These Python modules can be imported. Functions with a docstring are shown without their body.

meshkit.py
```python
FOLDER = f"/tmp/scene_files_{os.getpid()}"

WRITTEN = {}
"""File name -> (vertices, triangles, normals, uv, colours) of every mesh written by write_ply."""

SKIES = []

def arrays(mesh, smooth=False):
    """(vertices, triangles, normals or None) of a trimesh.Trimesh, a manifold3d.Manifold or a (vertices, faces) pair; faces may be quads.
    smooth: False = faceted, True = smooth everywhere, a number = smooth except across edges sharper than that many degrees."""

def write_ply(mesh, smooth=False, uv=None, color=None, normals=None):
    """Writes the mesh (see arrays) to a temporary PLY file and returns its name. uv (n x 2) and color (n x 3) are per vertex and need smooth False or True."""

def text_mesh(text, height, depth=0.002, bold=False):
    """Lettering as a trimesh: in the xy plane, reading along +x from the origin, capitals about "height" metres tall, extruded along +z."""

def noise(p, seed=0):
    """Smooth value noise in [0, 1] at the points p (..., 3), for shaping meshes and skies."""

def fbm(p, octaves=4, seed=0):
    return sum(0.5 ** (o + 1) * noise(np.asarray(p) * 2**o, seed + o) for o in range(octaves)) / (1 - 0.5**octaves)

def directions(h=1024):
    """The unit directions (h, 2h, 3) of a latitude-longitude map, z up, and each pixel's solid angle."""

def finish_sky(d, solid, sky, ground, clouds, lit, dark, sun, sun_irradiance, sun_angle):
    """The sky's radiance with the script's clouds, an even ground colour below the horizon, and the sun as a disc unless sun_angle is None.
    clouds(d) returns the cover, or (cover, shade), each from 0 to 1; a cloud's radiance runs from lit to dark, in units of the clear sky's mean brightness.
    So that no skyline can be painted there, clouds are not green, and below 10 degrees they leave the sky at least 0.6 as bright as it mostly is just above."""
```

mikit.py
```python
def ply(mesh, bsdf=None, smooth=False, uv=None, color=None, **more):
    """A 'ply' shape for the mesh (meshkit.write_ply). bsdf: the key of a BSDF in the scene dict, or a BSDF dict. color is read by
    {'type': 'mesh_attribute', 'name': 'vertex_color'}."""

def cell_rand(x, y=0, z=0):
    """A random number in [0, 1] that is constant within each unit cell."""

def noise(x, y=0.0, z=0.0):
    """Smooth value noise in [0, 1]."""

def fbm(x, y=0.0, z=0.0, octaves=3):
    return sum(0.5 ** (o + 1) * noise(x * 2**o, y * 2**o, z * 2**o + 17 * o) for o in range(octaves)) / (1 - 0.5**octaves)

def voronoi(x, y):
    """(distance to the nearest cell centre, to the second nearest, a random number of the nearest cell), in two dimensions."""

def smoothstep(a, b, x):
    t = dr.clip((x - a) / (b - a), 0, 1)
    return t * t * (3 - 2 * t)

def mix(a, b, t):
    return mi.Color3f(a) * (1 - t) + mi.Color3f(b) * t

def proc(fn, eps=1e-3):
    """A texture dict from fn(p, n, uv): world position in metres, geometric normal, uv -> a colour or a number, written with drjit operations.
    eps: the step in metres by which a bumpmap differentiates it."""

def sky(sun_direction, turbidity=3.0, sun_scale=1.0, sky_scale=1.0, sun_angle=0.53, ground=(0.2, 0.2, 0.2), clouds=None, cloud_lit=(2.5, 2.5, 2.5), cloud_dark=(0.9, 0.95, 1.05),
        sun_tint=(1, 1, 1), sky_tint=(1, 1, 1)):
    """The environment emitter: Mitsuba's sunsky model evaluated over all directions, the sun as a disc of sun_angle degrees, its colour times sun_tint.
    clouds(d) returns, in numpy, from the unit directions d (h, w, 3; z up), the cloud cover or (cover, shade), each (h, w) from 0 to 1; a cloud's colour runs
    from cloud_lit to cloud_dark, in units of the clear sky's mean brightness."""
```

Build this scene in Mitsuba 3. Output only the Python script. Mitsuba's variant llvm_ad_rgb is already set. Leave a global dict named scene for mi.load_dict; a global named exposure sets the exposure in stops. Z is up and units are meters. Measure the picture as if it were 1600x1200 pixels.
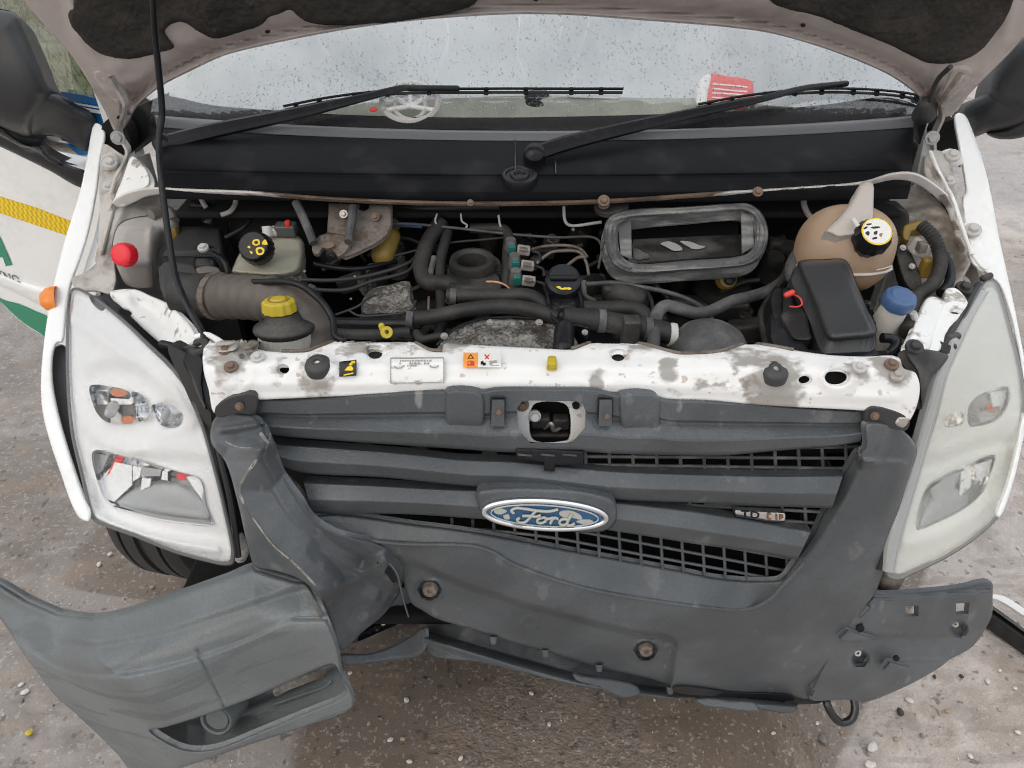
import math, random
import numpy as np, trimesh, shapely, drjit as dr, mitsuba as mi, manifold3d as m3
import mikit, meshkit
from mikit import noise, fbm, voronoi, smoothstep, mix, cell_rand
from shapely.geometry import Polygon, LineString, Point
from scipy.spatial import Delaunay
from scipy.interpolate import RBFInterpolator
T = mi.ScalarTransform4f
rng = np.random.default_rng(7); random.seed(7)
scene = {'type': 'scene'} if False else {}
labels = {}
# ------------------------------------------------------------------ camera, sky, exposure
CAM = np.array([-0.055, -1.0, 1.81]); PITCH = math.radians(36.0); FOC = 1200.0
FWD = np.array([0, math.cos(PITCH), -math.sin(PITCH)]); DWN = np.array([0, -math.sin(PITCH), -math.cos(PITCH)])
scene['camera'] = {'type': 'perspective', 'fov': 2 * math.degrees(math.atan(800 / FOC)), 'fov_axis': 'x', 'near_clip': 0.02, 'far_clip': 2000.0,
                   'to_world': T().look_at(origin=CAM.tolist(), target=(CAM + FWD).tolist(), up=[0, 0, 1])}
def clouds(d):
    return np.ones(d.shape[:2]), np.clip(1 - .9 * np.clip(d[..., 2], 0, 1) + 0.35 * (meshkit.fbm(d * [2.2, 2.2, 4], 4, 3) - 0.5), 0, 1)
scene['sky'] = mikit.sky([-0.55, -0.6, 0.6], turbidity=4, sun_scale=0.10, sun_angle=40, clouds=clouds,
                         cloud_lit=(2.95, 3.08, 3.22), cloud_dark=(1.05, 1.12, 1.22), ground=(0.25, 0.24, 0.23))
exposure = 2.4
# ------------------------------------------------------------------ helpers: surfaces that a pixel's ray is brought onto
def rays(px):
    px = np.atleast_2d(np.asarray(px, float))
    return FWD + (px[:, :1] - 800) / FOC * np.array([1.0, 0, 0]) + (px[:, 1:2] - 600) / FOC * DWN
class PL:                                   # a plane through p with normal n
    def __init__(s, p, n): s.p, s.n = np.array(p, float), np.array(n, float)
    def at(s, px):
        d = rays(px); t = ((s.p - CAM) @ s.n) / (d @ s.n)
        return CAM + d * t[:, None]
def ZP(z): return PL([0, 0, z], [0, 0, 1])
def YP(y): return PL([0, y, 0], [0, 1, 0])
class SF:                                   # implicit surface f(p) = 0, first crossing
    def __init__(s, f, t0=0.5, t1=3.5): s.f, s.t0, s.t1 = f, t0, t1
    def at(s, px):
        d = rays(px); T_ = np.linspace(s.t0, s.t1, 70)
        P = CAM + d[:, None, :] * T_[None, :, None]
        v = s.f(P.reshape(-1, 3)).reshape(len(d), -1)
        ch = (v[:, :-1] * v[:, 1:]) <= 0
        k = np.where(ch.any(1), ch.argmax(1), 60)
        a, b = T_[k], T_[k + 1]; fa = v[np.arange(len(d)), k]
        for _ in range(26):
            m = (a + b) / 2; fm = s.f(CAM + d * m[:, None]); sm = fm * fa > 0
            a, b = np.where(sm, m, a), np.where(sm, b, m)
        return CAM + d * ((a + b) / 2)[:, None]
class RB:                                   # smooth sheet through control points given as (px, py, Y)
    def __init__(s, ctrl, smooth=0.0):
        c = np.array(ctrl, float); s.r = RBFInterpolator(c[:, :2] / 300, c[:, 2], kernel='thin_plate_spline', degree=1, smoothing=smooth)
    def at(s, px):
        px = np.atleast_2d(np.asarray(px, float)); d = rays(px); y = s.r(px / 300)
        return CAM + d * ((y - CAM[1]) / d[:, 1])[:, None]
class OFF:
    def __init__(s, base, v): s.b, s.v = base, np.array(v, float)
    def at(s, px): return s.b.at(px) + s.v
class UP:                                   # a surface brought k metres nearer (or, below 0, farther)
    def __init__(s, base, k): s.b, s.k = base, k
    def at(s, px):
        P = s.b.at(px); v = CAM - P; return P + v / np.linalg.norm(v, axis=1, keepdims=True) * s.k
def q(x, y, Y): return YP(Y).at([(x, y)])[0]
def qz(x, y, Z): return ZP(Z).at([(x, y)])[0]
def depth(p): return float((np.asarray(p) - CAM) @ FWD)
def FSQ(x, y):
    P = YP(-.09).at([(x, y)])[0]; return P[0], P[2]
# ------------------------------------------------------------------ helpers: meshes
def spl(pts, n=6, closed=False):
    p = np.asarray(pts, float)
    if len(p) < 3: return np.array([p[0] + (p[-1] - p[0]) * k / n for k in range(n + 1)])
    ext = np.vstack([p[-1:], p, p[:2]]) if closed else np.vstack([2 * p[:1] - p[1:2], p, 2 * p[-1:] - p[-2:-1]])
    out = []
    for i in range(1, len(ext) - 2):
        a, b, c, d = ext[i - 1:i + 3]
        la, lb, lc = (max(np.linalg.norm(v), 1e-9) ** 0.5 for v in (b - a, c - b, d - c))
        t1 = (c - b) if la < 1e-4 else ((b - a) / la - (c - a) / (la + lb) + (c - b) / lb) * lb
        t2 = (c - b) if lc < 1e-4 else ((c - b) / lb - (d - b) / (lb + lc) + (d - c) / lc) * lb
        for k in range(n):
            t = k / n
            out.append((2*t**3-3*t**2+1)*b + (t**3-2*t**2+t)*t1 + (-2*t**3+3*t**2)*c + (t**3-t**2)*t2)
    if not closed: out.append(p[-1])
    return np.array(out)
def resamp(ring, step):
    out = []
    for a, b in zip(ring[:-1], ring[1:]):
        k = max(1, int(np.ceil(np.linalg.norm(b - a) / step)))
        out += [a + (b - a) * i / k for i in range(k)]
    return out
def polys(g):
    return [x for x in getattr(g, 'geoms', [g]) if x.geom_type == 'Polygon' and x.area > 1]
def ell(cx, cy, rx, ry, n=20, rot=0):
    a = np.linspace(0, 2 * np.pi, n, endpoint=False); c, s = math.cos(rot), math.sin(rot)
    return np.c_[cx + rx*np.cos(a)*c - ry*np.sin(a)*s, cy + rx*np.cos(a)*s + ry*np.sin(a)*c]
def pd(px, line): return shapely.distance(shapely.points(px), LineString(line))
def ridge(px, line, w, h): return h * np.exp(-(pd(px, line) / w) ** 2)
def tent(px, line, w, h): return h * np.clip(1 - pd(px, line) / w, 0, 1)
def bump(px, cx, cy, rx, ry, h): return h * np.exp(-((px[:, 0]-cx)/rx)**2 - ((px[:, 1]-cy)/ry)**2)
def below(px, line):                        # pixels below (+) a line given left to right
    l = np.asarray(line, float); return px[:, 1] - np.interp(px[:, 0], l[:, 0], l[:, 1])
def rightof(px, line):                      # pixels right (+) of a line given top to bottom
    l = np.asarray(line, float); return px[:, 0] - np.interp(px[:, 1], l[:, 1], l[:, 0])
def ss(a, b, x):
    t = np.clip((x - a) / (b - a), 0, 1); return t * t * (3 - 2 * t)
def vnorm(V, F):
    n = np.zeros_like(V); fn = np.cross(V[F[:, 1]] - V[F[:, 0]], V[F[:, 2]] - V[F[:, 0]])
    for k in range(3): np.add.at(n, F[:, k], fn)
    return n / np.maximum(np.linalg.norm(n, axis=1, keepdims=True), 1e-12)
def patch(out, S, th=0.006, step=10, holes=(), bev=0.0, bw=6, rel=None, lift=0.0, sm=True, ext=None, bowl=0.0, closed=True, jag=0.0):
    """A sheet with thickness on surface S inside an outline; bev/bw round its rim, rel adds relief, bowl sinks it like a dish, ext extrudes it along a vector."""
    o = spl(out, 4, True) if sm else np.asarray(out, float)
    hs = [spl(h, 4, True) if sm and len(h) > 4 else np.asarray(h, float) for h in holes]
    if jag:
        r = resamp(np.vstack([o, o[:1]]), 5); o = np.array(r) + jag * (np.array([meshkit.fbm(np.c_[np.array(r) / 9.0, np.full(len(r), k)], 3) for k in (1.5, 7.5)]).T - 0.5) * 2
    poly = Polygon(o)
    if not poly.is_valid: poly = max(polys(poly.buffer(0)), key=lambda g: g.area)
    for h in hs: poly = poly.difference(Polygon(h).buffer(0))
    meshes = []
    for pg in polys(poly):
        pts = []
        for ring in [pg.exterior, *pg.interiors]: pts += resamp(np.array(ring.coords), step)
        nb = len(pts)
        ins = []
        if bev or bowl:
            for k in ((0.12, 0.35, 0.65, 1.0) if not bowl else (0.25, 0.5, 0.75, 1)):
                for g in polys(pg.buffer(-bw * k)):
                    for ring in [g.exterior, *g.interiors]: ins += resamp(np.array(ring.coords), step)
        x0, y0, x1, y1 = pg.bounds
        gx, gy = np.meshgrid(np.arange(x0, x1, step), np.arange(y0, y1, step * 0.87)); gx = gx + (np.arange(len(gx)) % 2)[:, None] * step / 2
        g = np.c_[gx.ravel(), gy.ravel()]
        g = g[shapely.contains_xy(pg, g[:, 0], g[:, 1])]
        if len(g):
            lim = max(0.5 * step, bw * 1.05 if (bev or bowl) else 0)
            g = g[shapely.distance(shapely.points(g), pg.boundary) > lim]
        P = np.vstack([np.array(pts), np.array(ins).reshape(-1, 2), g])
        P = P[np.sort(np.unique(np.round(P, 2), axis=0, return_index=True)[1])]
        tri = Delaunay(P).simplices
        cen = P[tri].mean(1); tri = tri[shapely.contains_xy(pg, cen[:, 0], cen[:, 1])]
        a = P[tri]; ar = (a[:,1,0]-a[:,0,0])*(a[:,2,1]-a[:,0,1]) - (a[:,1,1]-a[:,0,1])*(a[:,2,0]-a[:,0,0])
        tri = np.where(ar[:, None] > 0, tri[:, ::-1], tri)[np.abs(ar) > 1e-3]
        V = S.at(P); n = vnorm(V, tri)
        if ((CAM - V) * n).sum() < 0: tri, n = tri[:, ::-1], -n
        d = shapely.distance(shapely.points(P), pg.boundary)
        off = np.full(len(P), lift)
        if bev: off -= bev * (1 - np.sqrt(np.clip(1 - np.clip(1 - d / bw, 0, 1) ** 2, 0, 1)))
        if bowl: off -= bowl * np.sqrt(np.clip(1 - np.clip(1 - d / bw, 0, 1) ** 2, 0, 1))
        if rel is not None: off += rel(P)
        vd = CAM - V; vd /= np.linalg.norm(vd, axis=1, keepdims=True)
        along = vd / np.maximum((n * vd).sum(1, keepdims=True), .4)
        Fv = V + along * off[:, None]
        if not closed or bowl: meshes.append((Fv, tri)); continue
        if ext is None:
            low = off + (bev * (1 - np.sqrt(np.clip(1 - np.clip(1 - d / bw, 0, 1) ** 2, 0, 1))) if bev else 0)
            Bv = V + along * low[:, None] - n * (th + bev)
        else: Bv = V + n * lift + np.array(ext, float)
        e = np.sort(np.vstack([tri[:, [0, 1]], tri[:, [1, 2]], tri[:, [2, 0]]]), axis=1)
        de = np.vstack([tri[:, [0, 1]], tri[:, [1, 2]], tri[:, [2, 0]]])
        u, inv, cnt = np.unique(e, axis=0, return_inverse=True, return_counts=True)
        be = de[cnt[inv.ravel()] == 1]; N = len(P)
        w = np.vstack([np.c_[be[:, 1], be[:, 0], be[:, 0] + N], np.c_[be[:, 1], be[:, 0] + N, be[:, 1] + N]])
        meshes.append((np.vstack([Fv, Bv]), np.vstack([tri, tri[:, ::-1] + N, w])))
    return cat(*meshes)
def cat(*ms):
    V, F, k = [], [], 0
    for m in ms:
        v, f = (np.asarray(m.vertices), np.asarray(m.faces)) if hasattr(m, 'vertices') else m
        V.append(v); F.append(np.asarray(f) + k); k += len(v)
    return np.vstack(V), np.vstack(F)
def grid(P, closed_u=False, flip=False):
    nu, nv = P.shape[:2]; i = np.arange(nu * nv).reshape(nu, nv)
    a = i if closed_u is False else np.vstack([i, i[:1]])
    f = np.vstack([np.c_[a[:-1, :-1].ravel(), a[1:, :-1].ravel(), a[1:, 1:].ravel()], np.c_[a[:-1, :-1].ravel(), a[1:, 1:].ravel(), a[:-1, 1:].ravel()]])
    return P.reshape(-1, 3), (f[:, ::-1] if flip else f)
def slat(top, bot, S, prof, nu=60, th=0.02, lift=0.0, wob=0.0):
    """A bar lofted between two edges with a raised cross-section prof = [(v, height), ...], closed behind."""
    t, b = spl(top, 8), spl(bot, 8)
    def even(c):
        s = np.r_[0, np.cumsum(np.linalg.norm(np.diff(c, axis=0), axis=1))]; k = np.linspace(0, s[-1], nu)
        return np.c_[np.interp(k, s, c[:, 0]), np.interp(k, s, c[:, 1])]
    t, b = even(t), even(b); pv = np.array(prof, float); vs = np.unique(np.r_[pv[:, 0], np.linspace(0, 1, 13)])
    hh = np.interp(vs, pv[:, 0], pv[:, 1])
    P = t[:, None] + (b - t)[:, None] * vs[None, :, None]
    base = S.at(P.reshape(-1, 2)).reshape(nu, len(vs), 3)
    n = np.cross(np.gradient(base, axis=0), np.gradient(base, axis=1)); n /= np.linalg.norm(n, axis=2, keepdims=True)
    n *= np.sign(((CAM - base) * n).sum(2, keepdims=True))
    w = wob * (meshkit.fbm(base * 9, 3) - 0.5) if wob else 0
    vd = CAM - base; vd /= np.linalg.norm(vd, axis=2, keepdims=True)
    al = vd / np.maximum((n * vd).sum(2, keepdims=True), .4)
    fr = base + al * (hh[None, :] + lift + w)[..., None]; bk = base + al * (lift + hh.min()) - n * th
    ring = np.concatenate([fr, bk[:, ::-1]], axis=1)
    V, F = grid(ring.transpose(1, 0, 2), closed_u=True)
    m = len(vs) * 2; idx = np.arange(m * nu).reshape(m, nu)
    capf = [[idx[0, e], idx[k, e], idx[k + 1, e]] for e in (0, nu - 1) for k in range(1, m - 1)]
    F = np.vstack([F, capf])
    mesh = trimesh.Trimesh(V, F, process=False); trimesh.repair.fix_normals(mesh); return mesh.vertices, mesh.faces
def tube(pts, r, seg=10, n=6, closed=False, smooth=True, ribs=None):
    p = spl(pts, n, closed) if smooth else np.asarray(pts, float)
    m = len(p); tg = np.gradient(p, axis=0) if not closed else np.roll(p, -1, 0) - np.roll(p, 1, 0)
    tg /= np.maximum(np.linalg.norm(tg, axis=1, keepdims=True), 1e-9)
    up = np.array([0.13, 0.2, 0.97]); N = []
    u = np.cross(tg[0], up); u /= np.linalg.norm(u)
    for k in range(m):
        u = u - tg[k] * (u @ tg[k]); u /= max(np.linalg.norm(u), 1e-9); N.append(u)
    N = np.array(N); B = np.cross(tg, N)
    rr = np.full(m, r) if np.isscalar(r) else np.interp(np.linspace(0, 1, m), np.linspace(0, 1, len(r)), r)
    if ribs:
        s = np.r_[0, np.cumsum(np.linalg.norm(np.diff(p, axis=0), axis=1))]; rr = rr * (1 + ribs[1] * np.sin(s / ribs[0] * 2 * np.pi))
    a = np.linspace(0, 2 * np.pi, seg, endpoint=False)
    P = p[None] + rr[None, :, None] * (np.cos(a)[:, None, None] * N[None] + np.sin(a)[:, None, None] * B[None])
    if closed: P = np.concatenate([P, P[:, :1]], axis=1)
    V, F = grid(P, closed_u=True, flip=True)
    if not closed:
        k = len(V); V = np.vstack([V, p[:1], p[-1:]]); c = P.shape[1]; i = np.arange(seg) * c; j = np.roll(i, -1)
        F = np.vstack([F, np.c_[np.full(seg, k), i, j], np.c_[np.full(seg, k + 1), j + c - 1, i + c - 1]])
    return V, F
def ptube(pts, rpx, seg=10, n=6, ribs=None, closed=False):
    """Hose through (px, py, Y) points, its radius given in pixels at its own distance."""
    P = [q(*p) for p in pts]; k = np.mean([depth(p) for p in P]) / FOC
    return tube(P, rpx * k if np.isscalar(rpx) else np.array(rpx) * k, seg, n, closed, ribs=ribs)
def frame(ax):
    ax = np.array(ax, float); ax /= np.linalg.norm(ax); u = np.cross([0.0, 1, 0.001], ax); u /= np.linalg.norm(u); return u, np.cross(ax, u), ax
def lathe(prof, o, ax=(0, -0.35, 1), seg=28, lobes=None, squash=1.0):
    """prof = [(radius, height along the axis), ...] turned round the axis; lobes = (count, depth) gives a grip."""
    u, v, w = frame(ax); a = np.linspace(0, 2 * np.pi, seg, endpoint=False); prof = np.array(prof, float)
    k = np.ones(seg) if lobes is None else 1 + lobes[1] * np.tanh(3 * np.cos(a * lobes[0])) / 1.0
    lob = np.zeros(len(prof)) if lobes is None else (prof[:, 0] > 0.6 * prof[:, 0].max()).astype(float)
    R = prof[None, :, 0] * (1 + (k[:, None] - 1) * lob[None])
    P = np.array(o, float) + (R * np.cos(a)[:, None])[..., None] * u + (R * np.sin(a)[:, None] * squash)[..., None] * v + np.broadcast_to(prof[None, :, 1], R.shape)[..., None] * w
    return grid(P, closed_u=True)
def rbox(c, size, r=0.01, rot=None, n=8):
    c = np.array(c, float); h = np.array(size, float) / 2 - r; s = m3.Manifold.sphere(r, n); R = np.eye(3) if rot is None else rot
    b = m3.Manifold.batch_hull([s.translate((np.array([i, j, k]) * h).tolist()) for i in (-1, 1) for j in (-1, 1) for k in (-1, 1)]).to_mesh()
    return np.array(b.vert_properties[:, :3]) @ R.T + c, np.array(b.tri_verts)
def hull(pts, r):
    rr = [r] * len(pts) if np.isscalar(r) else r
    b = m3.Manifold.batch_hull([m3.Manifold.sphere(k, 16).translate([float(v) for v in p]) for p, k in zip(pts, rr)]).to_mesh()
    return np.array(b.vert_properties[:, :3]), np.array(b.tri_verts)
def rz(a): c, s = math.cos(a), math.sin(a); return np.array([[c, -s, 0], [s, c, 0], [0, 0, 1.0]])
def rx(a): c, s = math.cos(a), math.sin(a); return np.array([[1.0, 0, 0], [0, c, -s], [0, s, c]])
def ry(a): c, s = math.cos(a), math.sin(a); return np.array([[c, 0, s], [0, 1.0, 0], [-s, 0, c]])
def bolt(o, r, ax=(0, -0.35, 1), washer=1.5, h=0.8):
    w = lathe([(0, r*0.3), (r*washer, r*0.3), (r*washer*1.05, 0), (r*washer, -r*0.5)], o, ax, 16)
    hd = lathe([(0, r*(h+0.3)), (r*0.75, r*(h+0.3)), (r*0.95, r*(h+0.15)), (r, r*0.2)], o, ax, 6)
    return cat(w, hd)
_used = {}
def key_for(name):
    if name not in _used: _used[name] = 0; return name
    _used[name] += 1; return f'{name}_{_used[name]:03d}'
def add(name, mesh, mat, smooth=38, label=None, **lab):
    k = key_for(name)
    scene[k] = mikit.ply(mesh, mat, smooth=smooth)
    if label: lab['label'] = label
    if lab: labels[k] = lab
    return k
def V(name, mesh, mat, smooth=38, label=None): return add('van__' + name, mesh, mat, smooth, label)
# ------------------------------------------------------------------ materials
def C3(a): return mi.Color3f(*a)
def solid(name, col, rough=0.5, **k):
    scene[name] = {'type': 'twosided', 'b': {'type': 'principled', 'base_color': {'type': 'rgb', 'value': list(col)}, 'roughness': rough, **k}}
def procm(name, fn, rough=0.5, bumpfn=None, scale=1.0, eps=1e-3, roughfn=None, **k):
    b = {'type': 'principled', 'base_color': mikit.proc(fn), 'roughness': mikit.proc(roughfn) if roughfn else rough, **k}
    if bumpfn: b = {'type': 'bumpmap', 'arbitrary': mikit.proc(bumpfn, eps), 'scale': scale, 'bsdf': b}
    scene[name] = {'type': 'twosided', 'b': b}
def f_white(p, n, uv):
    a = fbm(p.x*9, p.y*9, p.z*9, 4); b = fbm(p.x*60, p.y*60, p.z*60, 3)
    return mix((.80,.80,.785), (.52,.49,.45), smoothstep(.52, .8, a*.7+b*.35) * .22)
procm('white_paint', f_white, 0.28, clearcoat=0.6)
STAINS = [(*qz(x, y, 1.125)[:2], r * 1.33 / FOC, k) for x, y, r, k in ((497,576,52,.8),(440,572,30,.5),(362,562,60,.75),(545,548,50,.6),(640,540,60,.55),(700,545,40,.6),(1210,580,66,.85),(1160,560,50,.6),(1045,575,30,.95),(935,590,24,1.),(1340,580,36,.5),(1395,575,40,.7),(1300,640,70,.5),(1180,628,60,.6),(1090,620,60,.65),(420,618,60,.6),(345,600,40,.55),(1000,540,60,.55),(1405,640,40,.6))]
def f_slam(p, n, uv):
    a = fbm(p.x*14, p.y*14, p.z*14, 4); b = fbm(p.x*55, p.y*90, p.z*55, 4); c = fbm(p.x*7+4, p.y*26, p.z*26, 4)
    st = mi.Float(0)
    for (sx, sy, sr, sk) in STAINS: st = dr.maximum(st, sk * (1 - smoothstep(.25, 1.0, dr.sqrt(dr.square(p.x-sx) + dr.square((p.y-sy)*.8) + dr.square(p.z-1.12)*.3) / sr)))
    g = smoothstep(.52, .68, a*.40 + b*.42 + st*.40)
    col = mix((.79,.785,.765), (.235,.21,.185), g*.8)
    col = mix(col, (.20,.16,.12), smoothstep(.60, .70, c*.6+b*.42)*.75)
    return mix(col, (.33,.19,.10), smoothstep(.72,.78, fbm(p.x*75+9, p.y*75, p.z*75, 3))*.5)
procm('slam_paint', f_slam, 0.42)
def f_inner(p, n, uv):
    a = fbm(p.x*11, p.y*11, p.z*11, 4); b = fbm(p.x*70, p.y*70, p.z*70, 3)
    return mix((.47,.44,.40), (.20,.175,.15), smoothstep(.42, .72, a*.7+b*.3))
procm('inner_paint', f_inner, 0.45)
def f_hood(p, n, uv):
    a = fbm(p.x*6, p.y*6, p.z*6, 4); b = fbm(p.x*50, p.y*50, p.z*50, 3)
    return mix((.40,.352,.33), (.25,.212,.195), smoothstep(.4, .72, a*.75+b*.25)*.8)
procm('hood_paint', f_hood, 0.35)
def f_pad(p, n, uv):
    a = fbm(p.x*14, p.y*14, p.z*14, 4); b = noise(p.x*160, p.y*160, p.z*160)
    c = mix((.022,.0195,.017), (.038,.033,.028), smoothstep(.35,.75,a))
    return c * (.7 + .6*b)
procm('pad_felt', f_pad, 0.9, bumpfn=lambda p, n, uv: fbm(p.x*120, p.y*120, p.z*120, 3)*.004 + fbm(p.x*12, p.y*12, p.z*12, 3)*.03, scale=1.0)
SCUFFS = [(*FSQ(x, y), rx_ * 1.3 / FOC, rz_ * 1.5 / FOC, k) for x, y, rx_, rz_, k in ((650,648,16,34,.9),(533,650,10,34,.7),(1068,660,14,36,.8),(1112,652,20,30,.95),(1135,690,8,24,.7),(415,745,22,26,.7),(500,785,26,18,.8),(1010,745,90,14,.35),(760,905,60,26,.45),(690,950,40,30,.45),(860,1010,90,24,.4),(1040,1030,14,44,.8),(1180,1000,70,40,.3),(600,660,120,12,.3),(560,945,50,36,.5),(1300,880,30,120,.25),(700,800,60,12,.4))]
def f_plas(p, n, uv):
    a = fbm(p.x*8, p.y*8, p.z*8, 4); b = fbm(p.x*40+3, p.y*40, p.z*22, 4); c = noise(p.x*420, p.y*420, p.z*420)
    col = mix((.066,.072,.077), (.090,.098,.105), smoothstep(.35,.68,a))
    col = mix(col, (.19,.186,.178), smoothstep(.62,.72,b*.75+a*.25)*.4)
    st = mi.Float(0)
    for (sx, sz, ra, rb, k) in SCUFFS: st = dr.maximum(st, k * (1 - smoothstep(.2, 1.0, dr.sqrt(dr.square((p.x-sx)/ra) + dr.square((p.z-sz)/rb)))))
    fl = fbm(p.x*70+5, p.y*30, p.z*26, 4)
    col = mix(col, (.27,.265,.255), smoothstep(.58, .72, fl*.55 + st*.42)*.75)
    col = mix(col, (.036,.038,.040), smoothstep(.64,.74, fbm(p.x*30+40, p.y*30, p.z*60, 4))*.12)
    return col*(.88+.24*c)
procm('grey_plastic', f_plas, 0.3, bumpfn=lambda p, n, uv: noise(p.x*500, p.y*500, p.z*500)*.0007 + fbm(p.x*14, p.y*14, p.z*14, 2)*.002, scale=1.0, eps=5e-4, specular=0.5)
def f_plasg(p, n, uv):                       # the hanging corner: greener, streaked with scrapes
    a = fbm(p.x*6, p.y*6, p.z*6, 4); s = fbm(p.x*4+p.z*7, p.y*4, p.z*40-p.x*16, 4); c = noise(p.x*420, p.y*420, p.z*420)
    col = mix((.122,.132,.134), (.158,.170,.173), smoothstep(.35,.68,a))
    col = mix(col, (.085,.093,.094), smoothstep(.58,.70,s)*.5)
    col = mix(col, (.175,.185,.185), smoothstep(.60,.70,fbm(p.x*5+8, p.y*5, p.z*34-p.x*9, 4))*.35)
    return col*(.90+.2*c)
procm('scuffed_plastic', f_plasg, 0.28, bumpfn=lambda p, n, uv: noise(p.x*500, p.y*500, p.z*500)*.001 + fbm(p.x*8, p.y*8, p.z*8, 2)*.001, scale=1.0, eps=5e-4)
def f_blk(p, n, uv):
    a = fbm(p.x*16, p.y*16, p.z*16, 4); b = fbm(p.x*110, p.y*110, p.z*110, 2)
    return mix((.010,.0105,.013), (.024,.0235,.024), smoothstep(.5,.85,a*.65+b*.4))
procm('black_plastic', f_blk, 0.3, specular=.3)
def f_dust(p, n, uv):                        # engine rubber and plastic under a film of dust
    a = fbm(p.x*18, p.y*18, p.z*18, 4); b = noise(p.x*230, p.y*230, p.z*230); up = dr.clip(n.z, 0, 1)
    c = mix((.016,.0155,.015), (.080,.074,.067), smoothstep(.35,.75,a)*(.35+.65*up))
    return c*(.8+.4*b)
procm('dusty_rubber', f_dust, 0.6)
def f_hose(p, n, uv):
    a = fbm(p.x*25, p.y*25, p.z*25, 3); b = noise(p.x*300, p.y*300, p.z*300)
    return mix((.055,.056,.058), (.135,.132,.128), smoothstep(.35,.75,a))*(.85+.3*b)
procm('grey_rubber', f_hose, 0.55)
def f_alu(p, n, uv):
    a = fbm(p.x*38, p.y*38, p.z*38, 4); b = noise(p.x*260, p.y*260, p.z*260)
    return mix((.30,.285,.265), (.085,.078,.068), smoothstep(.34,.64,a*.7+b*.35))
procm('cast_metal', f_alu, 0.5, metallic=0.35, bumpfn=lambda p, n, uv: fbm(p.x*90, p.y*90, p.z*90, 3)*.006, scale=1.0)
def f_rust(p, n, uv):
    a = fbm(p.x*22, p.y*22, p.z*22, 4); b = noise(p.x*180, p.y*180, p.z*180)
    return mix((.17,.145,.125), (.095,.065,.045), smoothstep(.4,.7,a*.7+b*.3))
procm('brown_metal', f_rust, 0.55)
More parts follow.
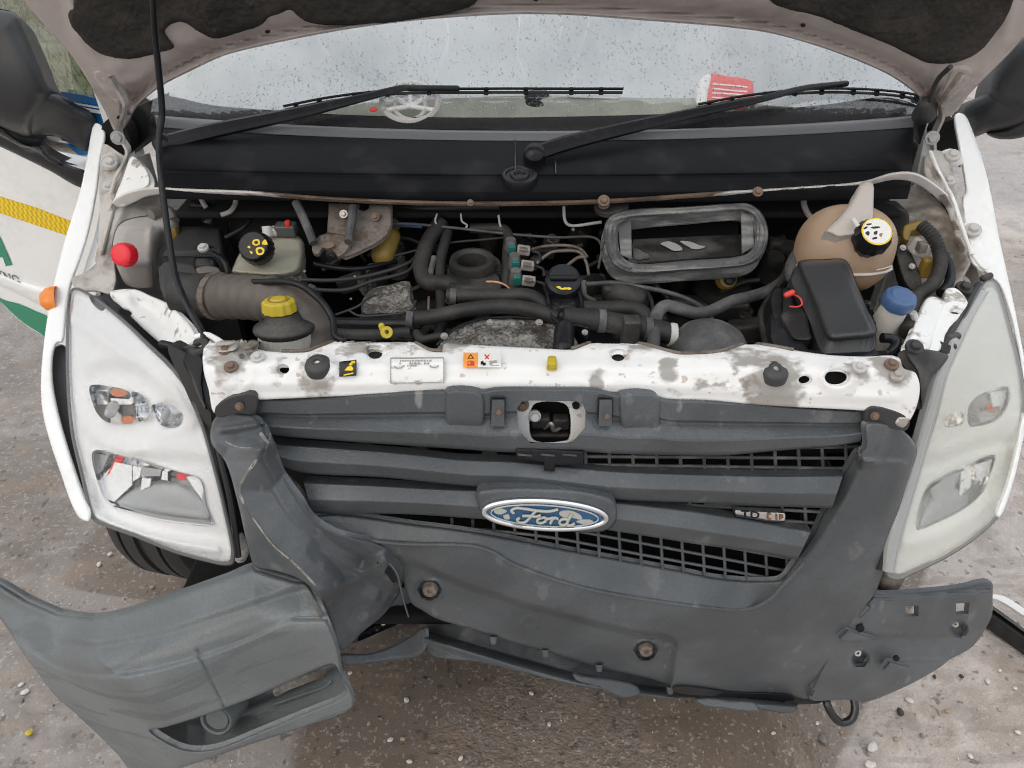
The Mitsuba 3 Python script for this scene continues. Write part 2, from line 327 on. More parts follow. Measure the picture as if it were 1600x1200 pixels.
def f_tank(p, n, uv):
    a = fbm(p.x*10, p.y*10, p.z*10, 4); h = smoothstep(1.04, 1.16, p.z + (a-.5)*.05)
    c = mix((.34,.19,.10), (.45,.285,.175), smoothstep(.3,.7,a))
    return mix(c, (.38,.275,.195), h*.8)
procm('tank_plastic', f_tank, 0.32)
def f_sheet(p, n, uv):
    a = fbm(p.x*5, p.y*5, p.z*5, 4); s = fbm(p.x*34, p.z*2.2, p.y*2.2, 3)
    return mix((.52,.545,.55), (.40,.425,.43), smoothstep(.35,.7,a*.85+s*.15))
procm('pale_sheet', f_sheet, 0.6)
def f_flange(p, n, uv):
    a = fbm(p.x*20, p.y*40, p.z*40, 4); e = smoothstep(.36, .60, dr.abs(p.x+.1))
    return mix(mix((.30,.21,.15), (.17,.12,.09), smoothstep(.4,.6,a)), (.76,.74,.71), smoothstep(.40,.52, a*.55+e*.38))
procm('flange_paint', f_flange, .5)
procm('olive_band', lambda p, n, uv: mix((.34,.35,.29), (.22,.235,.20), smoothstep(.3,.7,fbm(p.x*14,p.y*14,p.z*14,4))), .7)
def f_tape(p, n, uv):
    a = (p.x*.907 - p.y*.42)*170; b = p.z*170; h = dr.abs(dr.sin(a + dr.select(dr.sin(b) > 0, 1.57, 0)))
    return mix((.84,.60,.012), (.56,.36,.01), smoothstep(.5,.9,h)*.85)
procm('reflective_tape', f_tape, .35)
procm('worn_rubber', lambda p, n, uv: mix((.10,.101,.104), (.26,.255,.245), smoothstep(.42,.72,fbm(p.x*12,p.y*40,p.z*60,4)))*(.9+.2*noise(p.x*250,p.y*250,p.z*250)), .6)
procm('pale_plastic', lambda p, n, uv: mix((.30,.275,.245), (.14,.14,.138), smoothstep(.35,.7,fbm(p.x*60,p.y*60,p.z*60,3))), .5)  # pale mottled tone of the strips along the bumper folds
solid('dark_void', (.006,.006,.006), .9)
solid('dash_plastic', (.42,.42,.36), .7)
solid('black_gloss', (.012,.013,.015), .16, clearcoat=0.5)
procm('scuttle_black', lambda p, n, uv: mix((.006,.0065,.008), (.018,.018,.019), smoothstep(.55,.85,fbm(p.x*16,p.y*16,p.z*16,4))), .42, specular=.12)
solid('sheen_plastic', (.115,.119,.128), .22, clearcoat=1.0)  # base lightened to carry the sky sheen on the scuttle strip
solid('black_frit', (.006,.006,.008), .3)
solid('black_rubber', (.032,.032,.032), .55)
solid('mirror_black', (.028,.029,.031), .42)
solid('chrome', (.82,.82,.82), .12, metallic=1.0)
solid('steel', (.42,.40,.38), .35, metallic=.8)
solid('rusty_steel', (.19,.13,.095), .55, metallic=.3)
solid('silver_bezel', (.80,.795,.785), .3, clearcoat=.3)
solid('white_bezel', (.80,.80,.79), .3, clearcoat=.4)
solid('haze_bezel', (.76,.76,.70), .45)
solid('lens_grey', (.36,.365,.36), .35)
solid('lens_rim', (.10,.10,.098), .35)
solid('amber_reflex', (.50,.17,.07), .3)
solid('amber', (.75,.22,.02), .25, clearcoat=.6)
solid('red_cap', (.75,.015,.03), .35)
solid('yellow_cap', (.50,.38,.025), .4)
solid('yellow_vinyl', (.80,.55,.01), .4)
solid('green_vinyl', (.03,.24,.13), .4)
solid('grey_vinyl', (.16,.16,.15), .4)
solid('blue_vinyl', (.01,.13,.33), .35)
solid('blue_cap', (.055,.11,.235), .35)
solid('blue_enamel', (.02,.088,.195), .25, clearcoat=.7)
solid('worn_enamel', (.42,.42,.38), .5)
solid('white_label', (.74,.73,.70), .5)
solid('plate_line', (.36,.34,.31), .5)
solid('orange_label', (.85,.33,.06), .45)
solid('red_ink', (.65,.05,.04), .5)
solid('duct_plastic', (.105,.088,.075), .5)
solid('fuse_plastic', (.040,.041,.043), .38)
solid('buffer_rubber', (.045,.044,.044), .5)
solid('fin_plastic', (.47,.425,.385), .35)
solid('filter_plastic', (.036,.036,.037), .5)
solid('grubby_plastic', (.36,.33,.305), .4)
solid('milky_plastic', (.58,.56,.52), .35)
solid('brown_plastic', (.15,.135,.12), .45)
solid('olive_plastic', (.36,.34,.27), .4)
solid('ochre_plastic', (.26,.17,.035), .45)
solid('green_plastic', (.015,.13,.115), .4)
solid('red_plastic', (.70,.06,.05), .4)
solid('copper', (.65,.33,.18), .35)
solid('cable_blue', (.03,.07,.16), .4)
solid('pale_metal', (.5,.49,.47), .45)
solid('rust', (.20,.10,.05), .8)
solid('teal_paint', (.06,.24,.2), .5)
scene['glass'] = {'type': 'thindielectric', 'int_ior': 1.5}
scene['water'] = {'type': 'dielectric', 'int_ior': 1.33}
scene['greyed_rain'] = {'type': 'blendbsdf', 'weight': 0.2, 'a': {'type': 'dielectric', 'int_ior': 1.33}, 'b': {'type': 'twosided', 'b': {'type': 'principled', 'base_color': {'type': 'rgb', 'value': [.36,.38,.39]}, 'roughness': .1}}}  # grey share paints the dark view that the drops refract
scene['clear_lens'] = {'type': 'blendbsdf', 'weight': 0.02, 'a': {'type': 'thindielectric', 'int_ior': 1.5}, 'b': {'type': 'twosided', 'b': {'type': 'principled', 'base_color': {'type': 'rgb', 'value': [.85,.85,.84]}, 'roughness': .25}}}
scene['hazy_lens'] = {'type': 'blendbsdf', 'weight': 0.17, 'a': {'type': 'thindielectric', 'int_ior': 1.5}, 'b': {'type': 'twosided', 'b': {'type': 'principled', 'base_color': {'type': 'rgb', 'value': [.82,.82,.76]}, 'roughness': .22, 'clearcoat': .5}}}
# mask of the browner, darker ground under and before the van, with a margin of its own
def f_brown(p):
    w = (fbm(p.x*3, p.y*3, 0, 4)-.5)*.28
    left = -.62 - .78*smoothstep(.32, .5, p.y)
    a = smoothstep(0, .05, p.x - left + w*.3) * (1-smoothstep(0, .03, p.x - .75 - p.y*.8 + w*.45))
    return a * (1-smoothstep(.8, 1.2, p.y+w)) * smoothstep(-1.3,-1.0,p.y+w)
def f_ground(p, n, uv):
    a = fbm(p.x*2.3, p.y*2.3, 0, 4); b = fbm(p.x*16, p.y*16, 3, 4); c = noise(p.x*150, p.y*150); d = noise(p.x*420, p.y*420, 5)
    col = mix((.435,.382,.348), (.305,.258,.224), smoothstep(.38,.66,a*.6+b*.4))
    col = col*(.80+.34*smoothstep(.3,.7,fbm(p.x*.9+11, p.y*1.1, 8, 3)))*(1-.18*smoothstep(-1.0,-1.5,p.x))
    col = col*(1.08-.20*smoothstep(.46,.56,fbm(p.x*1.7+5, p.y*2.6, 2, 4)))
    col = mix(col, (.160,.122,.094), f_brown(p)*.8)
    col = mix(col, (.55,.51,.47), smoothstep(.66,.76,fbm(p.x*120, p.y*120, 4, 3))*.4)
    col = mix(col, (.10,.085,.075), smoothstep(.60,.66,fbm(p.x*9+3, p.y*26, 6, 4))*.2)
    col = mix(col, (.075,.065,.058), smoothstep(.70,.82,fbm(p.x*45+7, p.y*45, 1, 3))*.6)
    col = mix(col, (.30,.215,.15), smoothstep(.62,.74,fbm(p.x*11+30, p.y*11, 2, 3))*.35)
    return col*(.88+.24*d)
def r_ground(p, n, uv):
    a = fbm(p.x*1.7+5, p.y*2.6, 2, 4)
    return .62 - .50*smoothstep(.46,.56,a)
def h_ground(p, n, uv):
    a = 1-.85*smoothstep(.46,.56,fbm(p.x*1.7+5, p.y*2.6, 2, 4))
    return a*(fbm(p.x*70, p.y*70, 0, 4)*.0045 + noise(p.x*260, p.y*260)*.0022)
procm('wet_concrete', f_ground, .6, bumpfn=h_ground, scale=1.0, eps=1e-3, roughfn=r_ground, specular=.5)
procm('verge_grass', lambda p, n, uv: mix((.05,.065,.025), (.12,.125,.05), fbm(p.x*9, p.y*9, p.z*9, 3)), .8)
# ------------------------------------------------------------------ setting
def axis_pts(a, b, d, far):
    core = np.arange(a, b + d / 2, d); g = np.cumsum(d * 1.28 ** np.arange(1, 36)); g = g[g < far]
    return np.r_[a - g[::-1], core, b + g]
gx, gy = axis_pts(-1.9, 2.1, 0.009, 260), axis_pts(-0.9, 1.6, 0.009, 260)
GX, GY = np.meshgrid(gx, gy, indexing='ij'); GP = np.stack([GX, GY, 0 * GX], -1)
fade = np.exp(-np.maximum(0, np.maximum(np.abs(GX) - 2.1, np.abs(GY - .3) - 1.3)) * 3)
flatw = meshkit.fbm(np.stack([GX * 1.7 + 5, GY * 2.6, 0 * GX + 2], -1), 4); rough_ = 1 - .8 * ss(.46, .56, flatw)
GP[..., 2] = fade * rough_ * ((meshkit.fbm(GP * 26, 4, 1) - .5) * .006 + (meshkit.fbm(GP * 5, 3, 2) - .5) * .012 - .004 * ss(.60, .70, meshkit.fbm(GP * [14, 34, 1], 4, 5))) - .003
add('ground', grid(GP), 'wet_concrete', smooth=True, label='wet stony concrete yard with brown patches and thin puddles', kind='structure')
def ground_z(x, y): return float(np.interp(0, [0], [0])) 
# verge beyond the open door on the left
vx, vy = np.meshgrid(np.linspace(-40, -3.0, 60), np.linspace(4.2, 40, 60), indexing='ij')
VP = np.stack([vx, vy, .05 + .5 * ss(0, 6, vy - 4.2) * ss(0, 2, -3 - vx) + .12 * meshkit.fbm(np.stack([vx, vy, 0 * vx], -1), 3)], -1)
add('verge', grid(VP), 'verge_grass', smooth=True, label='olive grass bank behind the open door', kind='structure')
# grass blades on it, as one mass
n_ = 9000; bx = rng.uniform(-9, -3.05, n_); by = rng.uniform(4.25, 12, n_); hh = rng.uniform(.05, .16, n_)
from scipy.interpolate import RegularGridInterpolator
zi = RegularGridInterpolator((np.linspace(-40, -3.0, 60), np.linspace(4.2, 40, 60)), VP[..., 2])(np.c_[bx, by]); an = rng.uniform(0, 6.28, n_)
BV = np.stack([np.c_[bx + .008*np.cos(an), by + .008*np.sin(an), zi - .01], np.c_[bx - .008*np.cos(an), by - .008*np.sin(an), zi - .01], np.c_[bx + rng.normal(0, .05, n_), by + rng.normal(0, .05, n_), zi + hh]], 1).reshape(-1, 3)
add('grass', (BV, np.arange(n_ * 3).reshape(-1, 3)), 'verge_grass', smooth=False, label='short rough grass growing on the bank', category='grass', kind='stuff')
# shipping container far behind, its end seen through the door window
c0 = np.array([-8.6, 9.6, 0.0])
bx_ = trimesh.creation.box((2.4, 4.0, 2.5)); bx_.apply_translation(c0 + [0, 2, 1.3])
add('shipping_container__body', bx_, 'teal_paint', smooth=False)
labels['shipping_container'] = {'label': 'teal metal container standing on the grass bank seen through the door window', 'category': 'container'}
for k in range(10):
    b_ = trimesh.creation.box((.12, .05, 2.36)); b_.apply_translation(c0 + [-1.06 + k * .235, -.024, 1.3]); add('shipping_container__rib', b_, 'teal_paint', smooth=False)
# stones lying loose on the yard: the larger ones one by one, the rest as gravel
STN = []
def stone(r, seed, sub=2):
    s = trimesh.creation.icosphere(subdivisions=sub); v = s.vertices * (1 + .55 * (meshkit.noise(s.vertices * 1.3 + seed * 7.7)[:, None] - .5)) * [1.15, .85, .6] * r
    return v @ rz(seed * 2.3).T, s.faces
solid('stone_pale', (.60,.57,.53), .6); solid('stone_tan', (.36,.27,.19), .7); solid('stone_grey', (.19,.175,.165), .6); solid('stone_dark', (.045,.042,.04), .6)
for i, (x, y, r, m) in enumerate([(1108,1047,8,'d'),(830,1084,4.5,'p'),(858,1132,4.5,'p'),(610,1156,5,'p'),(629,1155,5,'t'),(635,1094,5,'p'),(576,1131,4,'t'),(547,1052,4,'p'),(664,1060,4,'d'),(1285,1155,9,'g'),
        (1277,1130,4,'p'),(1208,1146,4,'p'),(1420,1095,7,'p'),(1406,1113,7,'d'),(1362,1168,10,'p'),(1359,1195,9,'p'),(1516,1182,5,'p'),(1543,1065,5,'p'),(1562,1048,4,'p'),(1480,1112,5,'t'),(1502,1057,4,'d'),
        (1460,1058,4,'d'),(1586,1076,4,'p'),(1590,1145,5,'p'),(1553,950,4,'p'),(34,1070,5,'p'),(40,1082,7,'p'),(34,1094,4,'g'),(155,882,5,'p'),(172,866,4,'p'),(238,918,4,'t'),(160,760,4,'g'),
        (1585,640,4,'d'),(1560,700,4,'g'),(1400,1155,5,'t'),(1440,1150,4,'g'),(900,1120,4,'t'),(995,1155,5,'g'),(1047,1170,6,'g'),(1040,1125,4,'g'),(720,1185,5,'p'),(640,1190,5,'p')]):
    g = qz(x, y, 0.0); rad = .8 * r * depth(g) / FOC; sv, sf = stone(rad, i)
    mm = {'p': 'stone_pale', 't': 'stone_tan', 'g': 'stone_grey', 'd': 'stone_dark'}[m]; word = {'p': 'pale', 't': 'tan', 'g': 'grey', 'd': 'black'}[m]
    side = 'beside the left bumper corner' if x < 300 else ('in front of the hanging bumper' if x < 1240 else 'on the yard beside the right headlight and bumper')
    STN.append((word, side, x))
    add('loose_stone', (sv + g + [0, 0, rad * .28], sf), mm, smooth=True, label='', category='stone')
ORD = ['leftmost','second','third','fourth','fifth','sixth','seventh','eighth','ninth','tenth','eleventh','twelfth']
for i, (w, s, x) in enumerate(STN):
    k = 'loose_stone' if i == 0 else f'loose_stone_{i:03d}'; xs = sorted(t[2] for t in STN if t[:2] == (w, s)); n_ = xs.index(x)
    labels[k] = {'label': (f'only {w} stone {s}' if len(xs) == 1 else f'{ORD[n_]} {w} stone ' + ('' if n_ == 0 else 'from the left ') + s), 'category': 'stone', 'group': 'loose stones on the yard'}
def gravel(n, rr, mat, dense):
    ms = []
    base = [stone(1.0, k + 50, 1) for k in range(5)]
    while len(ms) < n:
        x, y = rng.uniform(-1.9, 2.1), rng.uniform(-.75, 2.2)
        if meshkit.fbm(np.array([[x * 2.1, y * 3.4, dense]]), 3)[0] < rng.uniform(.34, .66): continue
        v, f = base[rng.integers(5)]; r = rr * rng.uniform(.5, 1.3) * (1.5 if rng.random() < .06 else 1)
        ms.append((v * r + [x, y, r * .1], f))
    return cat(*ms)
for mat, n_, rr, wd in (('stone_pale', 420, .0022, 'pale'), ('stone_tan', 700, .0024, 'tan'), ('stone_grey', 420, .0024, 'grey'), ('stone_dark', 160, .0022, 'black')):
    add('gravel', gravel(n_, rr, mat, n_ * .01), mat, smooth=True, label=f'fine {wd} grit strewn over the yard', category='grit', kind='stuff')
lf = patch([(38,1146),(44,1140),(51,1139),(49,1146),(42,1149)], ZP(.006), th=.002, step=3, rel=lambda P: bump(P, 44, 1144, 5, 3, .004))
add('fallen_leaf', lf, 'yellow_cap', label='tiny yellow leaf lying on the yard at the lower left', category='leaf')
# black strip of trim lying on the ground
S_ = ZP(.05)
add('trim_strip__channel', slat([(1540,938),(1600,982),(1700,1058)], [(1540,958),(1600,1000),(1700,1075)], S_, [(0,0),(.3,.012),(.36,.0),(.62,.0),(.68,.014),(1,.004)], nu=20, th=.045), 'black_gloss')
add('trim_strip__tape', slat([(1546,928),(1568,931),(1620,965)], [(1548,934),(1562,938),(1615,972)], S_, [(0,0),(1,0)], nu=8, th=.01, lift=.004), 'white_label')
labels['trim_strip'] = {'label': 'black plastic strip of trim lying on the yard beside the right bumper', 'category': 'trim strip'}
# ------------------------------------------------------------------ the van: what stands behind what is seen
labels['van'] = {'label': 'white crash damaged van with open bonnet, broken grey bumper and open driver door', 'category': 'van'}
def side_poly(pts, x, t, holes=()):
    p = Polygon(pts, holes); m = trimesh.creation.extrude_polygon(p, t, engine='earcut'); v = m.vertices
    return np.c_[x + (v[:, 2]), v[:, 0], v[:, 1]], m.faces[:, :]
def fixn(m):
    t = trimesh.Trimesh(m[0], m[1], process=True); trimesh.repair.fix_normals(t); return t
box_side = [(1.80,.38),(3.1,.38),(3.15,.55),(3.3,.68),(3.5,.72),(3.7,.68),(3.85,.55),(3.9,.38),(5.0,.38),(5.0,2.2),(4.95,2.28),(1.55,2.28),(1.36,2.0),(1.80,2.0)]
V('side_panel', fixn(side_poly(box_side, -.97, .05)), 'white_paint'); V('side_panel', fixn(side_poly(box_side, .92, .05)), 'white_paint')
rdoor = [(.80,.45),(1.78,.45),(1.78,1.98),(1.38,1.98),(.84,1.30),(.80,1.12)]; rwin = [(.98,1.22),(1.70,1.22),(1.70,1.90),(1.44,1.90)]
V('passenger_door', fixn(side_poly(rdoor, .925, .05, [rwin])), 'white_paint')
add('van__passenger_door__window', fixn(side_poly(rwin, .945, .003)), 'glass', smooth=False)
V('roof', fixn(grid(np.array([[(x, y, z + .04*(1-(x/.95)**2)) for x in np.linspace(-.95,.95,9)] for y, z in ((1.34,1.98),(1.45,2.13),(1.6,2.24),(2,2.29),(5,2.29))]))), 'white_paint')
V('rear_panel', rbox((0, 4.98, 1.33), (1.84, .04, 1.9), .015), 'white_paint')
V('bulkhead', rbox((0, 2.0, 1.35), (1.83, .03, 1.8), .012), 'lens_grey')
V('cab_floor', rbox((0, 1.4, .50), (1.83, 1.2, .06), .02), 'dark_void'); V('load_floor', rbox((0, 3.5, .55), (1.83, 2.95, .06), .02), 'dark_void')
for s in (-1, 1): V('seat', cat(rbox((s*.45, 1.55, .85), (.5, .5, .16), .05), rbox((s*.45, 1.80, 1.2), (.5, .14, .7), .05, rx(-.2))), 'grey_rubber')
def yb(x): return .61 + .15 * np.asarray(x) ** 2
def yf(x): return .427 + .06 * np.asarray(x) ** 2
SLOPE = .90
def glass_grid(x0, x1, s0, s1, off=0.0, nx=40, nsl=14, zb=1.28):
    X, Sg = np.meshgrid(np.linspace(x0, x1, nx), np.linspace(s0, s1, nsl), indexing='ij')
    kx = 1 - .10 * Sg
    return np.stack([X * kx, yb(X) + Sg * (1 - .1 * X**2) + off * .67, zb + Sg * SLOPE * (1 - .04 * X**2) - off * .74], -1)
GLASS = SF(lambda p: p[:, 2] - 1.28 - (p[:, 1] - yb(p[:, 0])) * SLOPE)
V('windscreen', grid(glass_grid(-.86, .86, 0.0, .74)), 'glass', smooth=True)
for s in (-1, 1):
    pl = glass_grid(-.86, .86, 0, .74)[0 if s < 0 else -1]
    V('pillar', tube(np.array(pl)[4:] + [s*.035, -.005, -.01], .038, 12, 2), 'white_paint')
V('header_rail', tube(glass_grid(-.86, .86, 0, .74)[:, -1] + [0, .02, .0], .035, 12, 2), 'white_paint')
# tyres
def wheel(x, y, rot):
    tp = [(.20,.105),(.29,.11),(.322,.095),(.333,.07),(.333,.058),(.324,.056),(.324,.050),(.334,.048),(.334,.012),(.325,.010),(.325,-.010),(.334,-.012),(.334,-.048),(.324,-.05),(.324,-.056),(.333,-.058),(.333,-.07),(.322,-.095),(.29,-.11),(.20,-.105)]
    ax = rz(rot) @ np.array([1.0, 0, 0]); k = add('van__wheel__tyre' if 'van__wheel__tyre' not in scene else 'van__' + key_for('wheel') + '__tyre', lathe(tp, (x, y, .334), ax, 72), 'black_rubber', 30)
    add(k.replace('__tyre', '__rim'), lathe([(0,.07),(.06,.07),(.09,.05),(.15,.05),(.19,.09),(.205,.10),(.205,-.1),(0,-.1)], (x, y, .334), ax, 40), 'steel')
key_for('wheel')
wheel(-.93, .665, -.22); wheel(.86, .80, -.15); wheel(-.86, 3.5, 0); wheel(.86, 3.5, 0)
# ------------------------------------------------------------------ cowl, glass edge, wipers
def loft_cowl(prof, x0=-.745, x1=.735, nx=60):
    """prof = [(f, dz)]: f = 0 at the glass base, 1 at the front edge"""
    xs0 = np.linspace(x0, x1, nx); P = []
    for f, dz in prof:
        xs = xs0 * (1 + .13 * (1 - f)); P.append(np.c_[xs, yb(xs) * (1 - f) + yf(xs) * f, 1.28 + np.full(nx, dz) - .012 * xs ** 2 * f])
    return grid(np.array(P))
def solidify(prof, t=.006): return prof + [(f - .004, dz - t) for f, dz in prof[::-1]] + [prof[0]]
V('scuttle_strip', loft_cowl(solidify([(-.02,.013),(.0,.013),(.02,.011),(.12,-.003),(.14,-.012)])), 'sheen_plastic')
V('scuttle_panel', loft_cowl(solidify([(.135,.002),(.16,-.001),(.40,-.014),(.66,-.026),(.72,-.030),(.735,-.044)])), 'scuttle_black')
V('scuttle_lip', loft_cowl(solidify([(.73,-.040),(.76,-.040),(.775,-.030),(.80,-.034),(.96,-.043),(1.0,-.046),(1.01,-.06)])), 'scuttle_black')
for x in (805, 868):
    V('seam', tube([GLASS.at([(x, 214)])[0] + [0,-.02,.0], qz(x, 222, 1.279), qz(x, 246, 1.267), qz(x, 272, 1.254)], .0022, 6), 'black_gloss')
fr = [(232,196),(240,172),(250,150),(262,148),(330,162),(400,168),(500,175),(640,180),(800,181),(960,178),(1060,175),(1150,171),(1240,166),(1300,160),(1390,150),(1440,166),(1450,184),(1440,188),(1340,198),(1200,204),(1000,210),(800,212),(600,211),(420,205),(300,198)]
V('windscreen_border', patch(fr, OFF(GLASS, [0, .004, -.0045]), th=.001, step=16), 'black_frit')
V('scuttle_end', patch([(210,168),(262,146),(266,200),(244,216),(206,244),(198,205)], YP(.83), th=.01, step=10, sm=False), 'black_gloss'); V('scuttle_end', patch([(1425,150),(1462,178),(1462,215),(1440,230),(1420,200)], YP(.83), th=.01, step=10, sm=False), 'black_gloss')
# inside
V('dashboard', fixn(grid(np.array([[(x, y + .10 * x * x, z) for x in np.linspace(-.82, .82, 24)] for y, z in ((.64,1.262),(.85,1.275),(1.05,1.29),(1.2,1.27),(1.26,1.18),(1.24,.9))]))), 'dash_plastic')
V('instrument_hood', hull([(-.50,1.10,1.28),(-.22,1.10,1.28),(-.48,1.0,1.27),(-.24,1.0,1.27)], .05), 'dash_plastic')
V('dash_vent', hull([q(800,165,.90)+[0,0,-.02], q(880,165,.90)+[0,0,-.02]], .028), 'lens_grey')
V('sticker', patch(np.array([(822,140),(855,137),(858,146),(845,152),(850,160),(835,163),(822,158)]), OFF(GLASS, [0,.006,-.007]), th=.001, step=5), 'black_plastic')
sh = [(262,150),(330,150),(400,150),(520,140),(640,131),(760,125),(880,123),(960,126),(1060,128),(1150,131),(1250,140),(1330,142),(1420,150),(1500,120),(1480,-40),(1000,-90),(600,-90),(200,-40),(180,100)]
def shrel(P): return .020 * (meshkit.fbm(np.c_[P / 130.0, np.full(len(P), 3.)], 3) - .5) + ridge(P, [(975,50),(985,95),(1040,120)], 4, .005) + ridge(P, [(1195,45),(1250,90),(1400,120)], 5, .006) + ridge(P, [(1290,70),(1310,130)], 4, .006) + ridge(P, [(400,100),(700,104),(1000,101),(1350,92)], 3, -.004)
add('sun_shade', patch(sh, OFF(GLASS, [0, .045, -.05]), th=.004, step=15, rel=shrel), 'pale_sheet', label='pale silver sheet propped behind the windscreen above the dashboard', category='sunshade')
cpS = RB([(1090,165,.745),(1180,165,.745),(1100,115,.79),(1180,120,.79),(1140,140,.762)])
add('sun_shade__band', patch([(255,150),(330,149),(400,149),(520,139),(640,130),(760,124),(880,122),(960,125),(1060,127),(1150,130),(1160,150),(1150,186),(900,192),(640,192),(400,184),(262,168)], OFF(GLASS, [0,.043,-.048]), th=.003, step=12, rel=lambda P: .006*(meshkit.fbm(np.c_[P/60.,np.ones(len(P))],3)-.5)), 'olive_band', label='olive grey band added below the sheet')  # olive band added to give the strip above the dashboard its brightness
add('paper_bag__red_face', patch([(1110,117),(1140,120),(1174,127),(1177,140),(1176,158),(1150,165),(1103,165),(1105,145)], cpS, th=.02, step=6, bev=.006, bw=6, rel=lambda P: .006*(meshkit.fbm(np.c_[P/14., np.ones(len(P))],3)-.5)), 'red_plastic')
add('paper_bag__white_end', patch([(1089,140),(1092,128),(1098,120),(1104,116),(1111,117),(1106,146),(1103,165),(1089,164)], cpS, th=.022, step=5, bev=.006, bw=5, lift=.003), 'white_label')
for yy in (130, 137, 144, 151, 158): add('paper_bag__print', patch([(1113,yy),(1150,yy+2+ (yy%3)),(1168,yy+5),(1168,yy+7),(1150,yy+4+(yy%3)),(1113,yy+2)], cpS, th=.001, step=6, lift=.002, sm=False), 'white_label')
labels['paper_bag'] = {'label': 'crumpled red and white paper packet on the dashboard behind the wiper', 'category': 'packet'}
WT = PL(q(640,155,.70), [0,-.62,.78])
def ering(cx, cy, rx_, ry_, r): return tube([WT.at([p])[0] for p in ell(cx, cy, rx_, ry_, 30)], r, 8, 2, closed=True)
add('wheel_trim__rim', ering(641,160,44,30,.007), 'pale_metal'); add('wheel_trim__inner_ring', ering(641,166,24,20,.0045), 'pale_metal')
for a in (90, 205, 335, 30, 150): add('wheel_trim__spoke', tube([WT.at([(641,166)])[0], WT.at([(641+43*math.cos(math.radians(a)), 160-29*math.sin(math.radians(a)))])[0]], .005, 8, 2), 'silver_bezel')
add('wheel_trim__red_cap', patch(ell(583+0,170,6,3), WT, th=.004, step=2, lift=.01), 'red_plastic')
labels['wheel_trim'] = {'label': 'round silver wheel trim with spokes lying on the dashboard', 'category': 'wheel trim'}
# drops on the glass
DV = []
ico = trimesh.creation.icosphere(subdivisions=1); nrm = np.array([0, -.67, .74])
n0 = 0
dp = np.c_[rng.uniform(270, 1420, 14000), rng.uniform(15, 178, 14000)]
dens = meshkit.fbm(np.c_[dp / [60, 40], np.zeros(len(dp))], 3); dp = dp[dens > rng.uniform(.2, .75, len(dp))]
gp = GLASS.at(dp); rad = rng.gamma(1.6, .00035, len(dp)) + .0005; rad = np.minimum(rad, .0022)
u_ = np.array([1.0, 0, 0]); v_ = np.cross(nrm, u_)
loc = ico.vertices
DV = (gp[:, None] + rad[:, None, None] * (loc[None, :, :1] * u_ + loc[None, :, 1:2] * v_ * 1.15 + loc[None, :, 2:] * nrm * .45) + nrm * .0009).reshape(-1, 3)
DF = (ico.faces[None] + (np.arange(len(gp)) * len(loc))[:, None, None]).reshape(-1, 3)
add('rain_drops', (DV, DF), 'greyed_rain', smooth=True, label='rain drops scattered over the windscreen', category='rain drops', kind='stuff')
tr = []
for x, k in ((806,1),(862,2),(915,-1),(1060,3),(640,0),(500,1),(1340,2),(700,-1)):
    pts = [(x + k*6*np.sin(t*5+x) + t*k*14, 26 + t*(95 if abs(x-850)<260 else 60)+ (20 if abs(x-850)>330 else 0)) for t in np.linspace(0,1,9)]
    tr.append(tube(GLASS.at(pts) + nrm*.0006, .0009, 6, 3))
add('rain_trickle', cat(*tr), 'water', smooth=True, label='thin trickles of rain running down the windscreen', category='rain drops', kind='stuff')
# wipers
def wiper(name, arm, thick, blade, clip):
    a3 = [GLASS.at([(x, y)])[0] + nrm * l for x, y, l in arm]; key_for(name)
    k = 'van__' + name
    R = np.array(thick) * depth(a3[0]) / FOC
    a3 = spl(np.array(a3), 6); rr = np.interp(np.linspace(0,1,len(a3)), np.linspace(0,1,len(R)), R)
    tg = np.gradient(a3, axis=0); tg /= np.linalg.norm(tg, axis=1, keepdims=True); sd = np.cross(tg, nrm); sd /= np.linalg.norm(sd, axis=1, keepdims=True)
    sec = [(-1,-.5),(-1,.25),(-.55,.62),(.55,.62),(1,.25),(1,-.5)]
    P = np.array([a3 + sd * rr[:, None] * s + nrm * (rr[:, None] * .8 * h) for s, h in sec])
    m = grid(P, closed_u=True); n = len(a3); capf = [[0, i*n, (i+1)*n] for i in range(1, 5)] + [[n-1, (i+2)*n-1, (i+1)*n-1] for i in range(1, 5)]
    add(k + '__arm', fixn((m[0], np.vstack([m[1], capf]))), 'black_plastic', 30)
    o = GLASS.at([arm[0][:2]])[0]; add(k + '__pivot_cover', lathe([(0,.034),(.012,.033),(.020,.026),(.023,.005),(.024,-.02)], o + nrm * (arm[0][2]-.02), nrm, 24), 'black_plastic')
    b3 = spl(np.array([GLASS.at([(x, y)])[0] + nrm * l for x, y, l in blade]), 8)
    add(k + '__rubber', tube(b3 - nrm*.006, .0034, 6, 1, smooth=False), 'black_rubber')
    add(k + '__spine', tube(b3 + nrm*.008, .0030, 6, 1, smooth=False), 'black_plastic')
    L = len(b3)
    for f in np.linspace(.06, .94, 9):
        c = b3[int(f*(L-1))]; add(k + '__claw', rbox(c - nrm*.001, (.010,.008,.016), .002, rx(-.8)), 'black_plastic')
    ca, cb = clip; add(k + '__clip', hull([GLASS.at([ca[:2]])[0]+nrm*ca[2], GLASS.at([cb[:2]])[0]+nrm*cb[2]], .0065), 'black_plastic')
wiper('wiper', [(268,240,.045),(330,222,.040),(480,188,.034),(570,166,.032),(628,150,.028),(650,146,.024)], [12,12,9,6,5,4], [(447,174,.012),(520,160,.012),(620,149,.012),(760,147,.012),(880,147,.012),(972,147,.012)], ((640,148,.024),(715,146,.018)))
